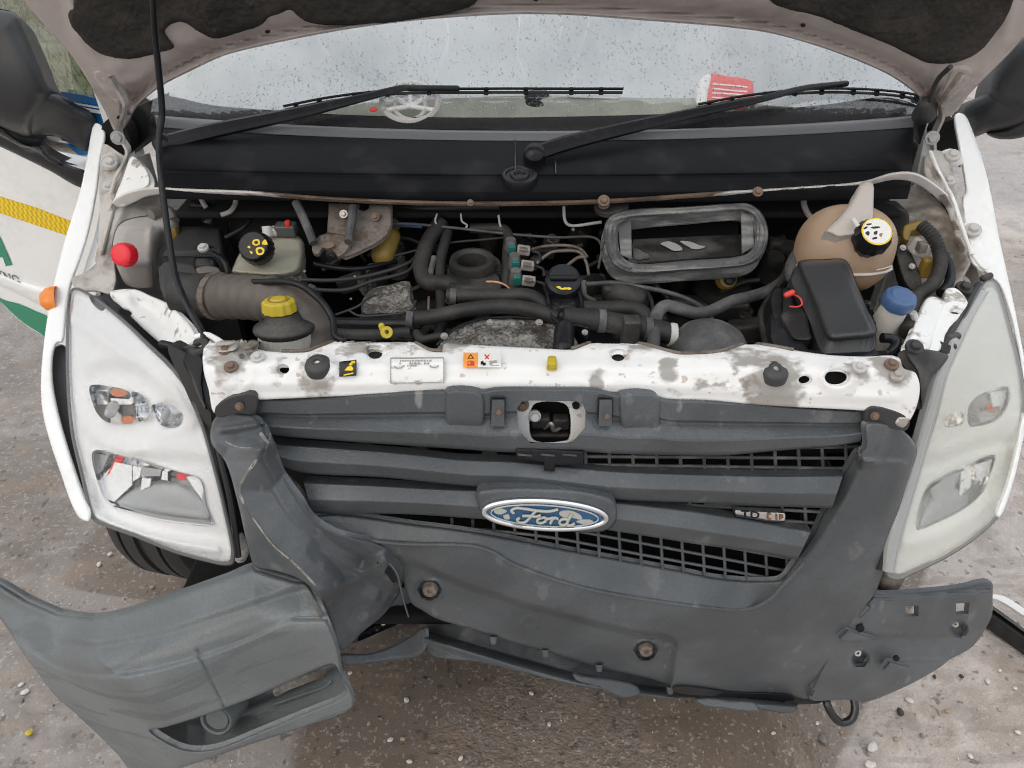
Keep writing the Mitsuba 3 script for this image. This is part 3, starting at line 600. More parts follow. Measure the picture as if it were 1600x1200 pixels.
wiper('wiper', [(834,262,.060),(880,243,.050),(1050,197,.036),(1180,168,.032),(1250,149,.028),(1310,140,.024)], [12,12,8.5,5.5,4.5,4], [(1088,171,.012),(1160,158,.012),(1250,148,.012),(1330,147,.012),(1400,152,.012),(1445,160,.012)], ((1255,147,.024),(1316,139,.020)))
add('van__wiper_pivot_cap', lathe([(0,.010),(.01,.010),(.012,.014),(.018,.014),(.020,.010),(.026,.010),(.028,.013),(.034,.012),(.037,.004),(.038,-.02)], qz(812,281,1.243), (0,-.15,1), 36), 'black_plastic')
# white flange under the scuttle, rusting
lipS = RB([(210,305,.50),(500,312,.425),(800,318,.415),(1100,304,.42),(1400,285,.47),(1480,300,.52),(180,320,.55)])
def lipoff(P): return .003*(meshkit.fbm(np.c_[P/22., np.zeros(len(P))],3)-.5)
V('scuttle_flange', patch([(176,316),(196,303),(228,295),(290,297),(400,301),(500,309),(600,314),(720,317),(870,316),(990,311),(1100,303),(1250,294),(1350,285),(1395,272),(1430,272),(1462,290),(1490,318),(1478,322),(1452,300),(1425,284),(1395,281),(1350,291),(1250,300),(1100,309),(990,316),(870,321),(720,322),(600,319),(500,314),(400,306),(290,303),(232,306),(206,318),(184,326)], lipS, th=.001, step=6, bev=.002, bw=3, rel=lipoff), 'flange_paint', label='chipped and rusting white flange below the black scuttle')
for x, y, r in ((735,317,4),(943,314,7),(1183,300,6)): V('flange_bolt', bolt(lipS.at([(x,y)])[0]+[0,-.004,.002], r*.0011, (0,-.7,.7)), 'rusty_steel')
# ------------------------------------------------------------------ bonnet
HA = math.radians(65)
hoodS = PL([0, .72, 1.255], [0, -math.sin(HA), -math.cos(HA)])
arch = [(213,168),(250,136),(300,110),(350,87),(400,74),(480,57),(560,43),(650,32),(740,25),(820,22),(900,24),(980,30),(1060,36),(1130,42),(1200,51),(1280,73),(1340,95),(1385,115),(1412,132),(1437,152)]
hout = arch + [(1452,170),(1464,182),(1490,179),(1512,150),(1545,116),(1577,84),(1600,57),(1640,0),(1760,-200),(1800,-450),(1700,-720),(800,-760),(-100,-720),(-190,-450),(-110,-200),(36,0),(75,46),(110,85),(137,126),(165,176),(183,209),(200,192)]
ledge = [(36+22,0),(97,46),(130,82),(160,126),(186,172)]
def hrel(P):
    d = pd(P, arch)
    r = .014 * np.exp(-((d - 3) / 4.0) ** 2) - .016 * np.exp(-((d - 15) / 5.0) ** 2) + .006 * np.exp(-((d - 24) / 4.0) ** 2) + .014 * ss(18, 40, d) * (P[:, 1] < 140)
    r = r + ridge(P, [(100,-60),(112,0),(125,60),(160,110),(200,130),(260,120),(330,92)], 9, .008) + ridge(P, [(1590,-30),(1570,60),(1530,110),(1480,135)], 9, .008)
    r = r + ridge(P, [(30,0),(70,45),(105,86),(132,126),(160,176)], 5, .006) + bump(P, 180, 105, 20, 8, .006)
    return r + .004 * (meshkit.fbm(np.c_[P / 60., np.zeros(len(P))], 3) - .5)
V('hood', patch(hout, hoodS, th=.03, step=8, bev=.006, bw=5, rel=hrel), 'hood_paint', label='open bonnet showing its dusty mauve white inner frame')
pl_ = [(113,-300),(113,0),(105,22),(115,48),(140,76),(172,90),(205,92),(250,82),(272,74),(264,60),(258,48),(268,38),(287,35),(305,46),(333,60),(375,50),(410,38),(420,28),(438,22),(452,16),(464,24),(480,34),(510,39),(545,39),(600,36),(660,28),(715,16),(747,0),(760,-300)]
pr_ = [(1195,-300),(1203,0),(1215,10),(1245,18),(1285,28),(1320,42),(1360,58),(1400,75),(1425,88),(1450,98),(1480,100),(1502,96),(1532,80),(1557,50),(1580,20),(1588,0),(1600,-300)]
padrel = lambda P: .010*(meshkit.fbm(np.c_[P/45., np.zeros(len(P))],4)-.5)
add('van__hood__insulation_pad', patch(pl_, hoodS, th=.004, step=9, bev=.012, bw=9, rel=padrel, lift=.024, jag=1.2), 'pad_felt'); add('van__hood__insulation_pad_001', patch(pr_, hoodS, th=.004, step=9, bev=.012, bw=9, rel=padrel, lift=.024, jag=1.2), 'pad_felt')
for x, y, r in ((418,50,4),(1255,40,4),(837,0,4),(186,184,4)): add(key_for('van__hood__hole'), patch(ell(x,y,r,r*.6,10), hoodS, th=.002, step=3, lift=.0165), 'dark_void')
for k in range(0): pass
def hinge(side):
    if side < 0:
        plate = [(146,115),(152,110),(172,110),(180,122),(200,155),(198,165),(188,160),(172,152)]; arm = [(176,118),(198,155),(197,172),(190,196),(192,212),(203,232),(196,252),(186,270),(176,300)]; bs = ((164,122),(183,155)); Ys = [.60,.62,.645,.68,.70,.68,.65,.62,.58]
    else:
        plate = [(1490,108),(1515,107),(1520,115),(1492,150),(1478,160),(1466,158),(1478,130)]; arm = [(1500,112),(1480,140),(1467,160),(1468,180),(1458,205),(1455,225),(1462,255),(1478,285),(1482,298)]; bs = ((1508,120),(1481,150)); Ys = [.60,.62,.65,.68,.70,.68,.65,.62,.58]
    k = 'van__' + key_for('hood_hinge')
    add(k + '__plate', patch(plate, hoodS, th=.003, step=6, bev=.004, bw=4, lift=.022), 'hood_paint')
    pts = np.array([q(x, y, Y) for (x, y), Y in zip(arm, Ys)])
    A = spl(pts, 6); side_ = np.array([1.0, 0, 0]); h = np.array([0, -.02, .0])
    m = grid(np.array([A + side_*.003, A + side_*.003 + [0,.0,.0] + h, A - side_*.003 + h, A - side_*.003]), closed_u=True)
    add(k + '__arm', fixn(m), 'inner_paint')
    for i, b in enumerate(bs): add(k + ('__bolt' if i == 0 else f'__bolt_{i:03d}'), bolt(UP(hoodS,.024).at([b])[0], .006, hoodS.n, 1.5), 'hood_paint')
    b = q(*((193,208) if side < 0 else (1447,208)), .66); add(k + '__pivot', bolt(b + [0,-.03,0], .011, (-side*.3,-1,.2), 1.3), 'steel')
hinge(-1); hinge(1)
V('rubber_plug', hull([q(1448,165,.66), q(1448,178,.66), q(1440,180,.68)], .02), 'black_rubber')
V('cable', tube([q(1478,100,.60)-[0,.02,0], q(1465,125,.62), q(1455,150,.64), q(1452,170,.66)], .005, 8), 'black_rubber')
# prop rod
V('prop_rod', ptube([(238,-60,.34),(241,40,.40),(248,110,.42),(253,180,.42),(248,215,.40),(252,280,.34),(262,360,.28),(274,430,.22),(292,475,.16),(318,524,.07),(322,540,.05)], 5.2, 10, 8), 'black_plastic', label='thin black rod propping the bonnet open')
# ------------------------------------------------------------------ fenders
fLS = RB([(148,195,.78),(66,600,.20),(128,812,-.02),(95,740,.06),(100,400,.50),(170,230,.73),(135,380,.52),(95,520,.31)])
V('front_fender', patch([(148,193),(137,240),(125,300),(103,370),(85,440),(72,510),(64,590),(66,640),(78,690),(95,740),(112,788),(125,810),(139,815),(143,800),(132,775),(118,735),(102,685),(88,630),(82,590),(84,550),(90,536),(98,534),(103,505),(106,470),(114,438),(128,400),(140,360),(152,300),(158,250),(165,207),(156,194)], fLS, step=5, bev=.008, bw=7, ext=(-.013,.019,-.0125)), 'white_paint', label='white front wing edge beside the open door')
V('fender_skin', fixn(side_poly([(.46,1.0),(.42,.75),(.46,.72),(.55,.74),(.72,.76),(.86,.72),(.86,1.16),(.76,1.18)], -.955, .01)), 'white_paint')
V('fender_skin', fixn(side_poly([(.30,.98),(.30,.75),(.42,.70),(.55,.74),(.72,.76),(.86,.72),(.86,1.16),(.76,1.18)], .93, .01)), 'white_paint')
fl2 = OFF(fLS, [.01, .02, -.02])
V('fender_flange', patch([(153,250),(158,300),(157,318),(152,350),(161,356),(161,366),(153,388),(148,408),(130,425),(112,434),(106,440),(116,405),(130,360),(142,305)], fl2, th=.004, step=8), 'white_paint')
V('flange_screw', bolt(fl2.at([(146,372)])[0]+[0,-.004,.004], .010, (0,-.4,1), 1.3), 'steel')
V('fender_gap_shade', patch([(83,600),(84,545),(100,540),(106,600),(114,690),(128,745),(142,800),(134,790),(118,740),(100,690),(86,640)], UP(fLS, -.035), th=.02, step=9), 'black_rubber')  # black strip laid in the gap beside the lamp, standing for its shade
V('gutter_panel', patch([(162,225),(185,238),(206,252),(218,268),(204,290),(184,310),(176,330),(166,365),(156,402),(149,410),(154,370),(156,330),(155,290),(157,250)], RB([(160,230,.72),(215,265,.62),(180,320,.56),(152,400,.48),(160,300,.62)]), th=.004, step=8, rel=lambda P: ridge(P, [(195,260),(178,300),(168,345),(158,395)], 4, .012)), 'inner_paint')
V('scuttle_corner', patch([(206,244),(222,256),(234,277),(232,290),(206,302),(182,318),(180,308),(192,278)], RB([(206,245,.64),(234,280,.54),(182,318,.54),(205,290,.56)]), th=.006, step=6, bev=.005, bw=5), 'slam_paint')
for x, y, Y, r in ((172,255,.64,.010),(170,291,.59,.009)): V('hinge_bolt', bolt(q(x,y,Y), r, (.2,-.5,1)), 'pale_metal')
V('bolt_bracket', patch([(158,246),(168,240),(180,242),(186,250),(184,260),(172,266),(158,266)], YP(.65), th=.004, step=5, bev=.003, bw=3), 'pale_metal')
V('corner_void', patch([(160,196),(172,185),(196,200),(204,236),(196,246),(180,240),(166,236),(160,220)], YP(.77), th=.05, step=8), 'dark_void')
# right wing
fRS = RB([(1500,178,.75),(1535,300,.60),(1560,400,.46),(1590,540,.28),(1600,620,.18),(1575,780,.02),(1540,240,.70),(1508,300,.60)])
V('front_fender', patch([(1491,182),(1498,176),(1508,180),(1520,205),(1534,245),(1548,300),(1560,365),(1572,420),(1583,470),(1593,520),(1602,570),(1606,640),(1596,700),(1580,765),(1562,808),(1556,806),(1572,760),(1588,695),(1595,640),(1594,575),(1584,520),(1573,478),(1560,445),(1550,436),(1538,425),(1520,415),(1512,400),(1505,345),(1503,310),(1508,300),(1503,260),(1496,220)], fRS, step=5, bev=.008, bw=6, ext=(.013,.019,-.0125)), 'white_paint', label='white front wing edge beside the hazy headlight')
gRS = RB([(1440,225,.66),(1490,290,.58),(1515,400,.44),(1480,300,.56),(1500,230,.68),(1462,290,.52)])
V('gutter_panel', patch([(1450,238),(1470,236),(1486,256),(1494,290),(1500,312),(1516,350),(1512,404),(1500,388),(1484,330),(1474,312),(1462,290),(1446,268)], gRS, th=.004, step=8, rel=lambda P: ridge(P, [(1455,240),(1470,280),(1484,318),(1510,395)], 4, .014)), 'inner_paint')
V('gutter_lip', tube([gRS.at([p])[0] + [0,-.005,.008] for p in ((1450,242),(1464,275),(1476,298),(1484,312),(1500,360),(1514,402))], .004, 8), 'white_paint')
V('bolt_bracket', patch([(1470,242),(1486,234),(1502,240),(1504,256),(1488,260),(1474,254)], YP(.64), th=.004, step=5, bev=.003, bw=3), 'slam_paint')
for x, y, Y, r in ((1486,245,.63,.010),(1517,361,.50,.011),(1480,284,.57,.008)): V('hinge_bolt', bolt(q(x,y,Y)+[0,-.005,.005], r, (-.2,-.5,1)), 'pale_metal')
V('flange_bracket', patch([(1506,352),(1518,352),(1528,366),(1540,395),(1552,420),(1540,424),(1520,402),(1508,380)], OFF(fRS,[-.005,.0,.004]), th=.004, step=6, bev=.004, bw=4), 'white_paint')
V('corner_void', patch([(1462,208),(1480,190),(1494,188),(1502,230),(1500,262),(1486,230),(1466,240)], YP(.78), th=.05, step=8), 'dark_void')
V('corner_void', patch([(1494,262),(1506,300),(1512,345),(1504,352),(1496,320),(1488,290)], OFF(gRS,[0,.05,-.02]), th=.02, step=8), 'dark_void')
# ------------------------------------------------------------------ open driver's door, mirrors
dn = np.array([.42, .906, 0]); dp0 = np.array([-.98, .80, 1.0]); doorS = PL(dp0, dn)
du = np.array([-.907, .42, 0])
def dw(s, z, lift=0): return dp0 * [1, 1, 0] + du * s + np.array([0, 0, z]) - dn * lift
_b = doorS.at([(84,534),(72,528),(60,520),(42,509),(22,493),(0,470),(-40,432)]); _b = [((p - dp0) @ du, p[2]) for p in _b]
dpoly = Polygon([(.0,.62),(.05,.5)] + [(float(a), float(b)) for a, b in _b] + [(.99,float(_b[-1][1])+.02),(.99,1.2),(.80,1.95),(.48,1.96),(.0,1.52),(.0,1.15)], [[(.035,1.12),(.94,1.12),(.76,1.88),(.52,1.88),(.035,1.46)]])
m_ = trimesh.creation.extrude_polygon(dpoly, .06, engine='earcut'); mv = np.array([dw(a, b, -c) for a, b, c in m_.vertices])
key_for('driver_door'); DK = 'van__driver_door'
add(DK + '__panel', fixn((mv, m_.faces)), 'white_paint', 20)
w_ = trimesh.creation.extrude_polygon(Polygon([(.03,1.11),(.95,1.11),(.77,1.89),(.51,1.89),(.03,1.465)]), .003, engine='earcut'); add(DK + '__window', (np.array([dw(a, b, -.03 - c) for a, b, c in w_.vertices]), w_.faces), 'glass', False)
dv = lambda pts, **k: patch(pts, doorS, th=.0005, step=14, lift=.0025, **k)
add(DK + '__stripe', dv([(-80,285),(0,307),(55,324),(112,346),(104,368),(50,350),(0,333),(-80,312)], sm=False), 'reflective_tape', label='yellow reflective stripe across the open door')
add(DK + '__waist_moulding', patch([(-60,205),(0,229),(40,248),(80,268),(118,290),(134,294),(140,274),(112,262),(84,252),(66,238),(40,232),(10,208),(-60,180)], doorS, th=.01, step=12, bev=.008, bw=8, lift=.012), 'black_plastic')
add(DK + '__lower_stripe', dv([(-60,418),(0,466),(30,475),(55,486),(76,497),(73,527),(60,519),(42,508),(22,492),(-5,466),(-60,430)]), 'green_vinyl', label='green painted sill of the open door')
add(DK + '__rubbing_strip', patch([(-60,425),(0,447),(40,465),(80,482),(82,460),(40,445),(0,428),(-60,405)], doorS, th=.01, step=12, bev=.01, bw=9, lift=.013), 'white_paint')
# lettering on the door: a large green A and PING below it
A_ = [(-34,424),(-10,366),(0,370),(19,414),(9,416),(4,402),(-16,402),(-24,424)]
add(DK + '__lettering', dv(A_, sm=False), 'green_vinyl')
tm = meshkit.text_mesh('LANDSCAPING', .036, .001); tv = np.asarray(tm.vertices); tw = tv[:, 0].max()
p0 = doorS.at([(36, 447)])[0]; s_end = (p0 - dp0) @ du; z_end = p0[2]
add(DK + '__lettering_001', (np.array([dw(s_end + (tw - a), z_end + b + .0 * a, .003 + c) for a, b, c in tv]), tm.faces), 'grey_vinyl', False)
bl = [(84,146),(110,152),(152,160),(152,200),(140,240),(118,248),(96,236),(80,215)]
bl = [(84,146),(120,152),(156,162),(150,190),(138,248),(112,246),(88,226),(78,212)]
add(DK + '__sticker', patch([(84,146),(120,152),(156,162),(150,190),(138,248),(112,246),(88,226),(78,212)], OFF(doorS, dn * .02), th=.001, step=10, sm=False), 'blue_vinyl', label='blue sticker with small white lettering in the door window')
for i, (x0, x1, y0) in enumerate(((108,150,163),(118,150,170),(132,152,175),(84,117,222))):
    add(DK + '__' + ('sticker_text' if i == 0 else f'sticker_text_{i:03d}'), patch([(x0,y0),(x1,y0+(x1-x0)*.17),(x1,y0+2.6+(x1-x0)*.17),(x0,y0+2.6)], OFF(doorS, dn * .014), th=.001, step=8, sm=False), 'white_label')
def mirror(side, mS, head, arm, low, nb):
    k = 'van__' + key_for('door_mirror')
    add(k + '__housing', patch(head, mS, step=8, bev=.05, bw=30, ext=(-.05*-side if side<0 else .05,.12,-.05)), 'mirror_black')
    add(k + '__arm', patch(arm, mS, step=7, bev=.04, bw=22, lift=-.015, ext=(.03*side,.08,-.035)), 'mirror_black')
    add(k + '__trim', patch(low, mS, step=6, bev=.015, bw=8, lift=-.03, ext=(.03*side,.06,-.03)), 'mirror_black')
mL = RB([(0,100,.70),(60,180,.72),(145,200,.80),(30,20,.74),(80,215,.80),(-60,100,.70)])
mirror(-1, mL, [(-110,40),(-60,15),(0,14),(26,22),(42,52),(58,88),(70,120),(81,146),(70,172),(58,200),(46,214),(10,204),(-30,185),(-90,165),(-120,110)], [(30,150),(60,142),(84,147),(118,168),(152,184),(146,215),(138,240),(118,232),(95,216),(72,212),(46,212),(30,190)], [(-60,168),(0,197),(20,213),(45,226),(64,227),(76,240),(100,254),(134,263),(134,270),(100,264),(72,250),(58,236),(30,228),(0,212),(-60,190)], 0)
mR = RB([(1600,100,.74),(1550,180,.78),(1515,195,.82),(1570,120,.76),(1650,100,.72)])
mirror(1, mR, [(1542,150),(1552,108),(1568,85),(1600,58),(1660,30),(1720,60),(1730,140),(1680,180),(1620,190),(1580,180)], [(1496,182),(1510,162),(1535,150),(1558,135),(1600,125),(1640,150),(1610,190),(1585,200),(1560,206),(1540,208),(1520,214),(1506,196)], [(1541,208),(1570,203),(1600,188),(1640,170),(1650,185),(1610,210),(1585,217),(1555,216)], 0)
V('side_repeater', lathe([(0,.022),(.012,.020),(.020,.012),(.024,0),(.024,-.01)], q(81,467,.40)+[-.0,0,0], (-1,-.35,.1), 24, squash=1.35), 'amber', label='amber indicator lamp on the left wing')
# ------------------------------------------------------------------ slam panel
def slam_f(p):
    y = p[:, 1]; g = 1.13 - .008 * p[:, 0] - np.where(y < -.012, .055 * (np.minimum(-.012 - y, .05) / .03) ** 2, 0) + np.where(y > .03, -.02 * ((y - .03) / .05) ** 2, 0)
    return p[:, 2] - g
slamS = SF(slam_f, .6, 2.2)
so = [(318,545),(330,528),(345,520),(372,520),(392,540),(410,547),(440,550),(480,549),(500,541),(525,532),(560,528),(600,527),(638,528),(655,538),(672,547),(690,548),(694,537),(720,538),(800,542),(860,545),(892,546),(910,540),(925,535),(1000,537),(1035,546),(1060,552),(1090,552),(1125,549),(1150,541),(1170,537),(1200,540),(1240,547),(1300,555),(1350,557),(1404,558),(1412,575),(1430,582),(1437,600),(1436,622),(1426,650),(1412,668),(1398,662),(1400,648),(1350,642),(1300,639),(1200,634),(1100,626),(1036,624),(1010,618),(940,612),(850,608),(760,612),(700,612),(560,618),(470,622),(400,625),(380,626),(345,638),(334,645),(326,610),(318,580)]
def oring(x, y, r, w=1.0): return ell(x, y, r, r*.82*w, 16)
sholes = [oring(586,551,11.5), oring(443,577,8.5), oring(966,555,11), oring(1308,590,19,.8), oring(1258,594,10,.8), oring(379,557,4)]
def srel(P):
    r = .004*(meshkit.fbm(np.c_[P/38., np.zeros(len(P))],3)-.5)
    for x, y, R_ in ((586,551,19),(966,555,18)): r = r - .006*np.exp(-((np.hypot(P[:,0]-x,(P[:,1]-y)/.82)-R_*.5)/8)**2)
    for x, y, R_ in ((497,574,27),(1210,585,28),(1310,590,27)): r = r + .006*ss(R_+7, R_, np.hypot(P[:,0]-x,(P[:,1]-y)/.8))
    r = r + ridge(P, [(345,600),(500,601),(700,598),(1000,600),(1200,615),(1400,622)], 6, .005) - .008*np.exp(-((P[:,0]-935)/16)**2-((P[:,1]-590)/8)**2)
    r = r + ridge(P, [(530,540),(560,537),(640,537),(665,555)], 5, .005) + ridge(P, [(915,546),(1000,546),(1060,560),(1130,560),(1170,548),(1240,556)], 5, .005)
    return r + ridge(P, [(350,545),(380,560),(395,590),(375,615)], 5, .004)
V('slam_panel', patch(so, slamS, th=.004, step=7, holes=sholes, bev=.005, bw=5, rel=srel), 'slam_paint', label='dirty chipped white crossmember above the grille')
for pts in ([(440,549),(480,548),(500,541),(525,533),(560,529),(600,528),(636,529),(655,539),(672,547),(690,548)], [(893,545),(910,540),(925,535),(1000,537),(1035,546),(1060,552),(1090,552),(1125,549),(1150,541),(1170,537),(1200,540),(1240,547)]): V('slam_flange', tube(slamS.at(spl(pts,4)) + [0,.0,.001], .0028, 6, 1, smooth=False), 'brown_metal')
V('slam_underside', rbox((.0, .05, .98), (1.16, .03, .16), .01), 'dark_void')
for h_ in sholes: V('hole_shade_disc', patch(ell(*h_.mean(0), (h_[:,0].max()-h_[:,0].min())*.62, (h_[:,1].max()-h_[:,1].min())*.72, 16), UP(slamS,-.024), th=.002, step=5), 'dark_void')  # dark discs put under the holes to paint the shade inside
SK = slamS
def onslam(pts, **k): return patch(pts, slamS, **{**dict(th=.001, step=4, lift=.006), **k})
for x, y in ((497,574),(1210,585)):
    o = slamS.at([(x, y)])[0]; V('rubber_buffer', lathe([(0,.002),(.0045,.002),(.005,.0075),(.009,.0078),(.0105,.0066),(.017,.0045),(.0205,.0),(.0215,-.012)], o + [0,0,.006], (0,-.25,1), 28), 'buffer_rubber')
for x, y, m in ((353,550,'rusty_steel'),(362,577,'rusty_steel'),(403,562,'pale_metal'),(1392,573,'rusty_steel'),(1400,590,'slam_paint'),(1341,578,'pale_metal')):
    V('slam_bolt', bolt(slamS.at([(x, y)])[0] + [0,0,.005], .0062, (0,-.3,1), 1.7), m)
sk = 'van__' + key_for('caution_sticker')
add(sk + '__base', onslam([(530,565),(557,562),(557,587),(530,589)], sm=False), 'black_frit', label='small black sticker with yellow pictograms')
for i, pts in enumerate(([(538,579),(543,573),(548,571),(552,575),(551,579)], [(545,570),(548,566),(551,570)], [(537,585),(552,582),(552,584),(537,587)], [(549,564),(555,563.5),(555,567),(549,567.5)])):
    add(sk + '__' + ('pictogram' if i == 0 else f'pictogram_{i:03d}'), onslam(pts, lift=.0068, sm=False), 'yellow_vinyl')
ik = 'van__' + key_for('identification_plate')
add(ik + '__plate', onslam([(610,559),(693,558),(693,596),(610,598)], sm=False, lift=.0065), 'slam_paint', label='white painted identification plate with worn stamped print')
for i, (x0, y0, x1, y1) in enumerate(((610,558.5,693,557.5),(610,598,693,596.5))):
    add(ik + ('__border' if i == 0 else f'__border_{i:03d}'), onslam([(x0,y0),(x1,y1),(x1,y1+1.6),(x0,y0+1.6)], sm=False, lift=.0078), 'plate_line')
for i, x in enumerate((609.5, 692.5)): add(ik + f'__border_{i+2:03d}', onslam([(x,559),(x+1.6,559),(x+1.6,597),(x,598)], sm=False, lift=.0076), 'plate_line')
for i, (x, y) in enumerate(((624,577),(679,576))):
    o = slamS.at([(x, y)])[0]; add(ik + ('__rivet' if i == 0 else f'__rivet_{i:03d}'), lathe([(0,.0085),(.0026,.0085),(.003,.0078)], o, (0,-.1,1), 14), 'white_label')
    add(ik + ('__rivet_ring' if i == 0 else f'__rivet_ring_{i:03d}'), lathe([(.0055,.0076),(.0055,.0082),(.0075,.0082),(.0075,.0076)], o, (0,-.1,1), 18), 'plate_line')
j = 0
r_ = np.random.default_rng(3)
for y, x0, x1 in ((562,625,674),(566,624,668),(570,626,650)):
    x = x0
    while x < x1:
        w = r_.uniform(1.4, 3.6)
        if r_.random() < .75: add(ik + ('__stamping' if j == 0 else f'__stamping_{j:03d}'), onslam([(x,y),(x+w,y),(x+w,y+2.2),(x,y+2.2)], sm=False, lift=.0076), 'plate_line', False); j += 1
        x += w + r_.uniform(.8, 2)
wk = 'van__' + key_for('fan_warning_label')
add(wk + '__orange_half', onslam([(724,551),(747,551),(747,573),(724,573)], sm=False), 'orange_label', label='orange and white fan warning label')
add(wk + '__white_half', onslam([(747,551),(783,551),(783,574),(747,573)], sm=False), 'white_label')
for i, (pts, m) in enumerate((([(735.5,553),(740.5,560),(730.5,560)],'black_frit'),([(735.5,555.2),(738,559),(733,559)],'orange_label'),([(730,565),(735.5,563),(741,565),(741,570.5),(735.5,569.5),(730,570.5)],'red_ink'),([(732,566.3),(735,565),(735,568.5),(732,569)],'orange_label'),
        ([(751,565),(755,563.5),(756,567),(759,566),(758.5,569.5),(755,570.5),(754,568),(751.5,569)],'black_frit'),([(758,553),(764,559.5),(762.8,560.5),(757,554.3)],'red_ink'),([(764,553),(765,554.2),(759,561),(757.6,560)],'red_ink'),([(764,564),(776,562.5),(777,566),(770,565.5),(768,569),(765.5,569)],'plate_line'),([(768,570.5),(780,570.2),(780,571.2),(768,571.5)],'plate_line'))):
    add(wk + ('__pictogram' if i == 0 else f'__pictogram_{i:03d}'), onslam(pts, lift=.0066 + .0006 * (i % 2), sm=False, step=3), m)
V('yellow_clip', patch([(857,557),(868,557),(870,564),(870,576),(856,576),(855,564)], slamS, th=.004, step=3, bev=.006, bw=3, lift=.014), 'yellow_cap', label='small yellow plastic clip on the white crossmember')
# catch plates and prop pivot at the left end
V('prop_socket', patch([(345,525),(356,518),(372,517),(378,526),(368,536),(352,541),(338,540)], slamS, th=.004, step=4, bev=.006, bw=4, lift=.014), 'inner_paint')
V('prop_clip', tube([q(300,548,.05), q(312,550,.03), q(322,543,.04), q(318,534,.05), q(306,536,.055)], .006, 8), 'black_rubber')
V('prop_loop', tube([q(306,527,.07), q(322,523,.07), q(336,529,.06), q(346,535,.05)], .005, 8), 'white_paint')
V('bracket_tab', patch([(382,532),(396,526),(404,528),(402,540),(388,546),(378,545)], slamS, th=.003, step=4, bev=.003, bw=3, lift=.014), 'brown_metal')
for x0, s in ((0, -1), (0, 1)):
    if s < 0: pts, b = [(335,640),(345,628),(365,619),(395,615),(402,622),(398,648),(372,646),(340,652)], (374,635)
    else: pts, b = [(1352,642),(1362,636),(1390,640),(1412,648),(1422,656),(1416,672),(1402,672),(1372,664),(1353,666)], (1367,650)
    k = 'van__' + key_for('grille_bracket'); S_ = OFF(slamS, [0, -.010, .004])
    add(k + '__plate', patch(pts, YP(-.046), th=.012, step=5, bev=.002, bw=2.5), 'fuse_plastic'); add(k + '__bolt', bolt(YP(-.050).at([b])[0], .0052, (0,-1,.3), 1.3), 'rusty_steel')
# ------------------------------------------------------------------ fascia surface: y as a function of height and width
ZK, YK = np.array([.1,.30,.42,.60,.75,.90,1.00,1.08,1.3]), np.array([-.085,-.105,-.118,-.120,-.108,-.086,-.066,-.046,.02])
from scipy.interpolate import PchipInterpolator
yk = PchipInterpolator(ZK, YK)
def fas(p): return p[:, 1] - (yk(np.clip(p[:, 2], .1, 1.3)) + .13 * p[:, 0] ** 2)
FS = SF(fas, .6, 1.9)
FSin = lambda d: SF(lambda p: fas(p) - d, .6, 2.0)
# upper grille panel
vt = [(0,0),(.05,.004),(.36,.004),(.40,-.004),(.44,-.004),(.70,.016),(.74,.017),(.96,.008),(1,.0)]
topA = [(352,640),(372,630),(390,623),(410,623),(430,624),(560,617),(690,610),(740,612),(780,606),(850,606),(930,608),(965,617),(985,614),(1016,614),(1036,623),(1100,626),(1220,634),(1352,643)]
botA = [(410,676),(430,681),(500,687),(640,697),(720,702),(790,707),(905,706),(960,709),(1060,712),(1130,712),(1200,706),(1260,701),(1310,697),(1345,690)]
gA = slat(topA, botA, FS, vt, nu=110, th=.012, lift=.004)
# the latch opening is cut out of it, pads pressed into it
def prism(px, y0=-.3, y1=.3):
    a, b = YP(y0).at(px), YP(y1).at(px); n = len(px); o = Delaunay(np.asarray(px, float)).simplices
    import trimesh as tm_
    tri = np.array(trimesh.creation.triangulate_polygon(Polygon(px), engine='earcut')[1]); 
    Vv = np.vstack([a, b]); F = [t for t in tri] + [t[::-1] + n for t in tri] + [x for i in range(n) for x in ([i, i+n, (i+1) % n], [(i+1) % n, i+n, (i+1) % n + n])]
    m = trimesh.Trimesh(Vv, np.array(F), process=False); trimesh.repair.fix_normals(m); return m
def tom(m):
    t = trimesh.Trimesh(m[0], m[1], process=True); trimesh.repair.fix_normals(t)
    return m3.Manifold(m3.Mesh(np.asarray(t.vertices, np.float32), np.asarray(t.faces, np.uint32)))
latch = [(808,638),(815,628),(826,626),(900,627),(911,632),(915,644),(914,668),(902,682),(892,692),(828,692),(822,684),(810,672)]
try:
    A_m = tom(gA) - tom((prism(latch).vertices, prism(latch).faces)); mm_ = A_m.to_mesh(); gAc = (np.array(mm_.vert_properties[:, :3]), np.array(mm_.tri_verts)) if len(mm_.tri_verts) > 100 else gA
except Exception as e: gAc = gA; print('cut', e)
gk = 'van__' + key_for('grille')
add(gk + '__upper_panel', gAc, 'grey_plastic', 30)
for i, pts in enumerate(([(697,610),(748,612),(756,620),(757,655),(748,688),(735,692),(712,692),(702,680),(696,655),(695,620)], [(968,618),(978,614),(1018,614),(1030,622),(1031,655),(1024,684),(1012,694),(990,694),(980,686),(970,660)])):
    add(gk + ('__raised_pad' if i == 0 else f'__raised_pad_{i:03d}'), patch(pts, FS, th=.008, step=5, bev=.008, bw=7, lift=.014, rel=lambda P: -.010*ss(650,688,P[:,1])), 'grey_plastic')
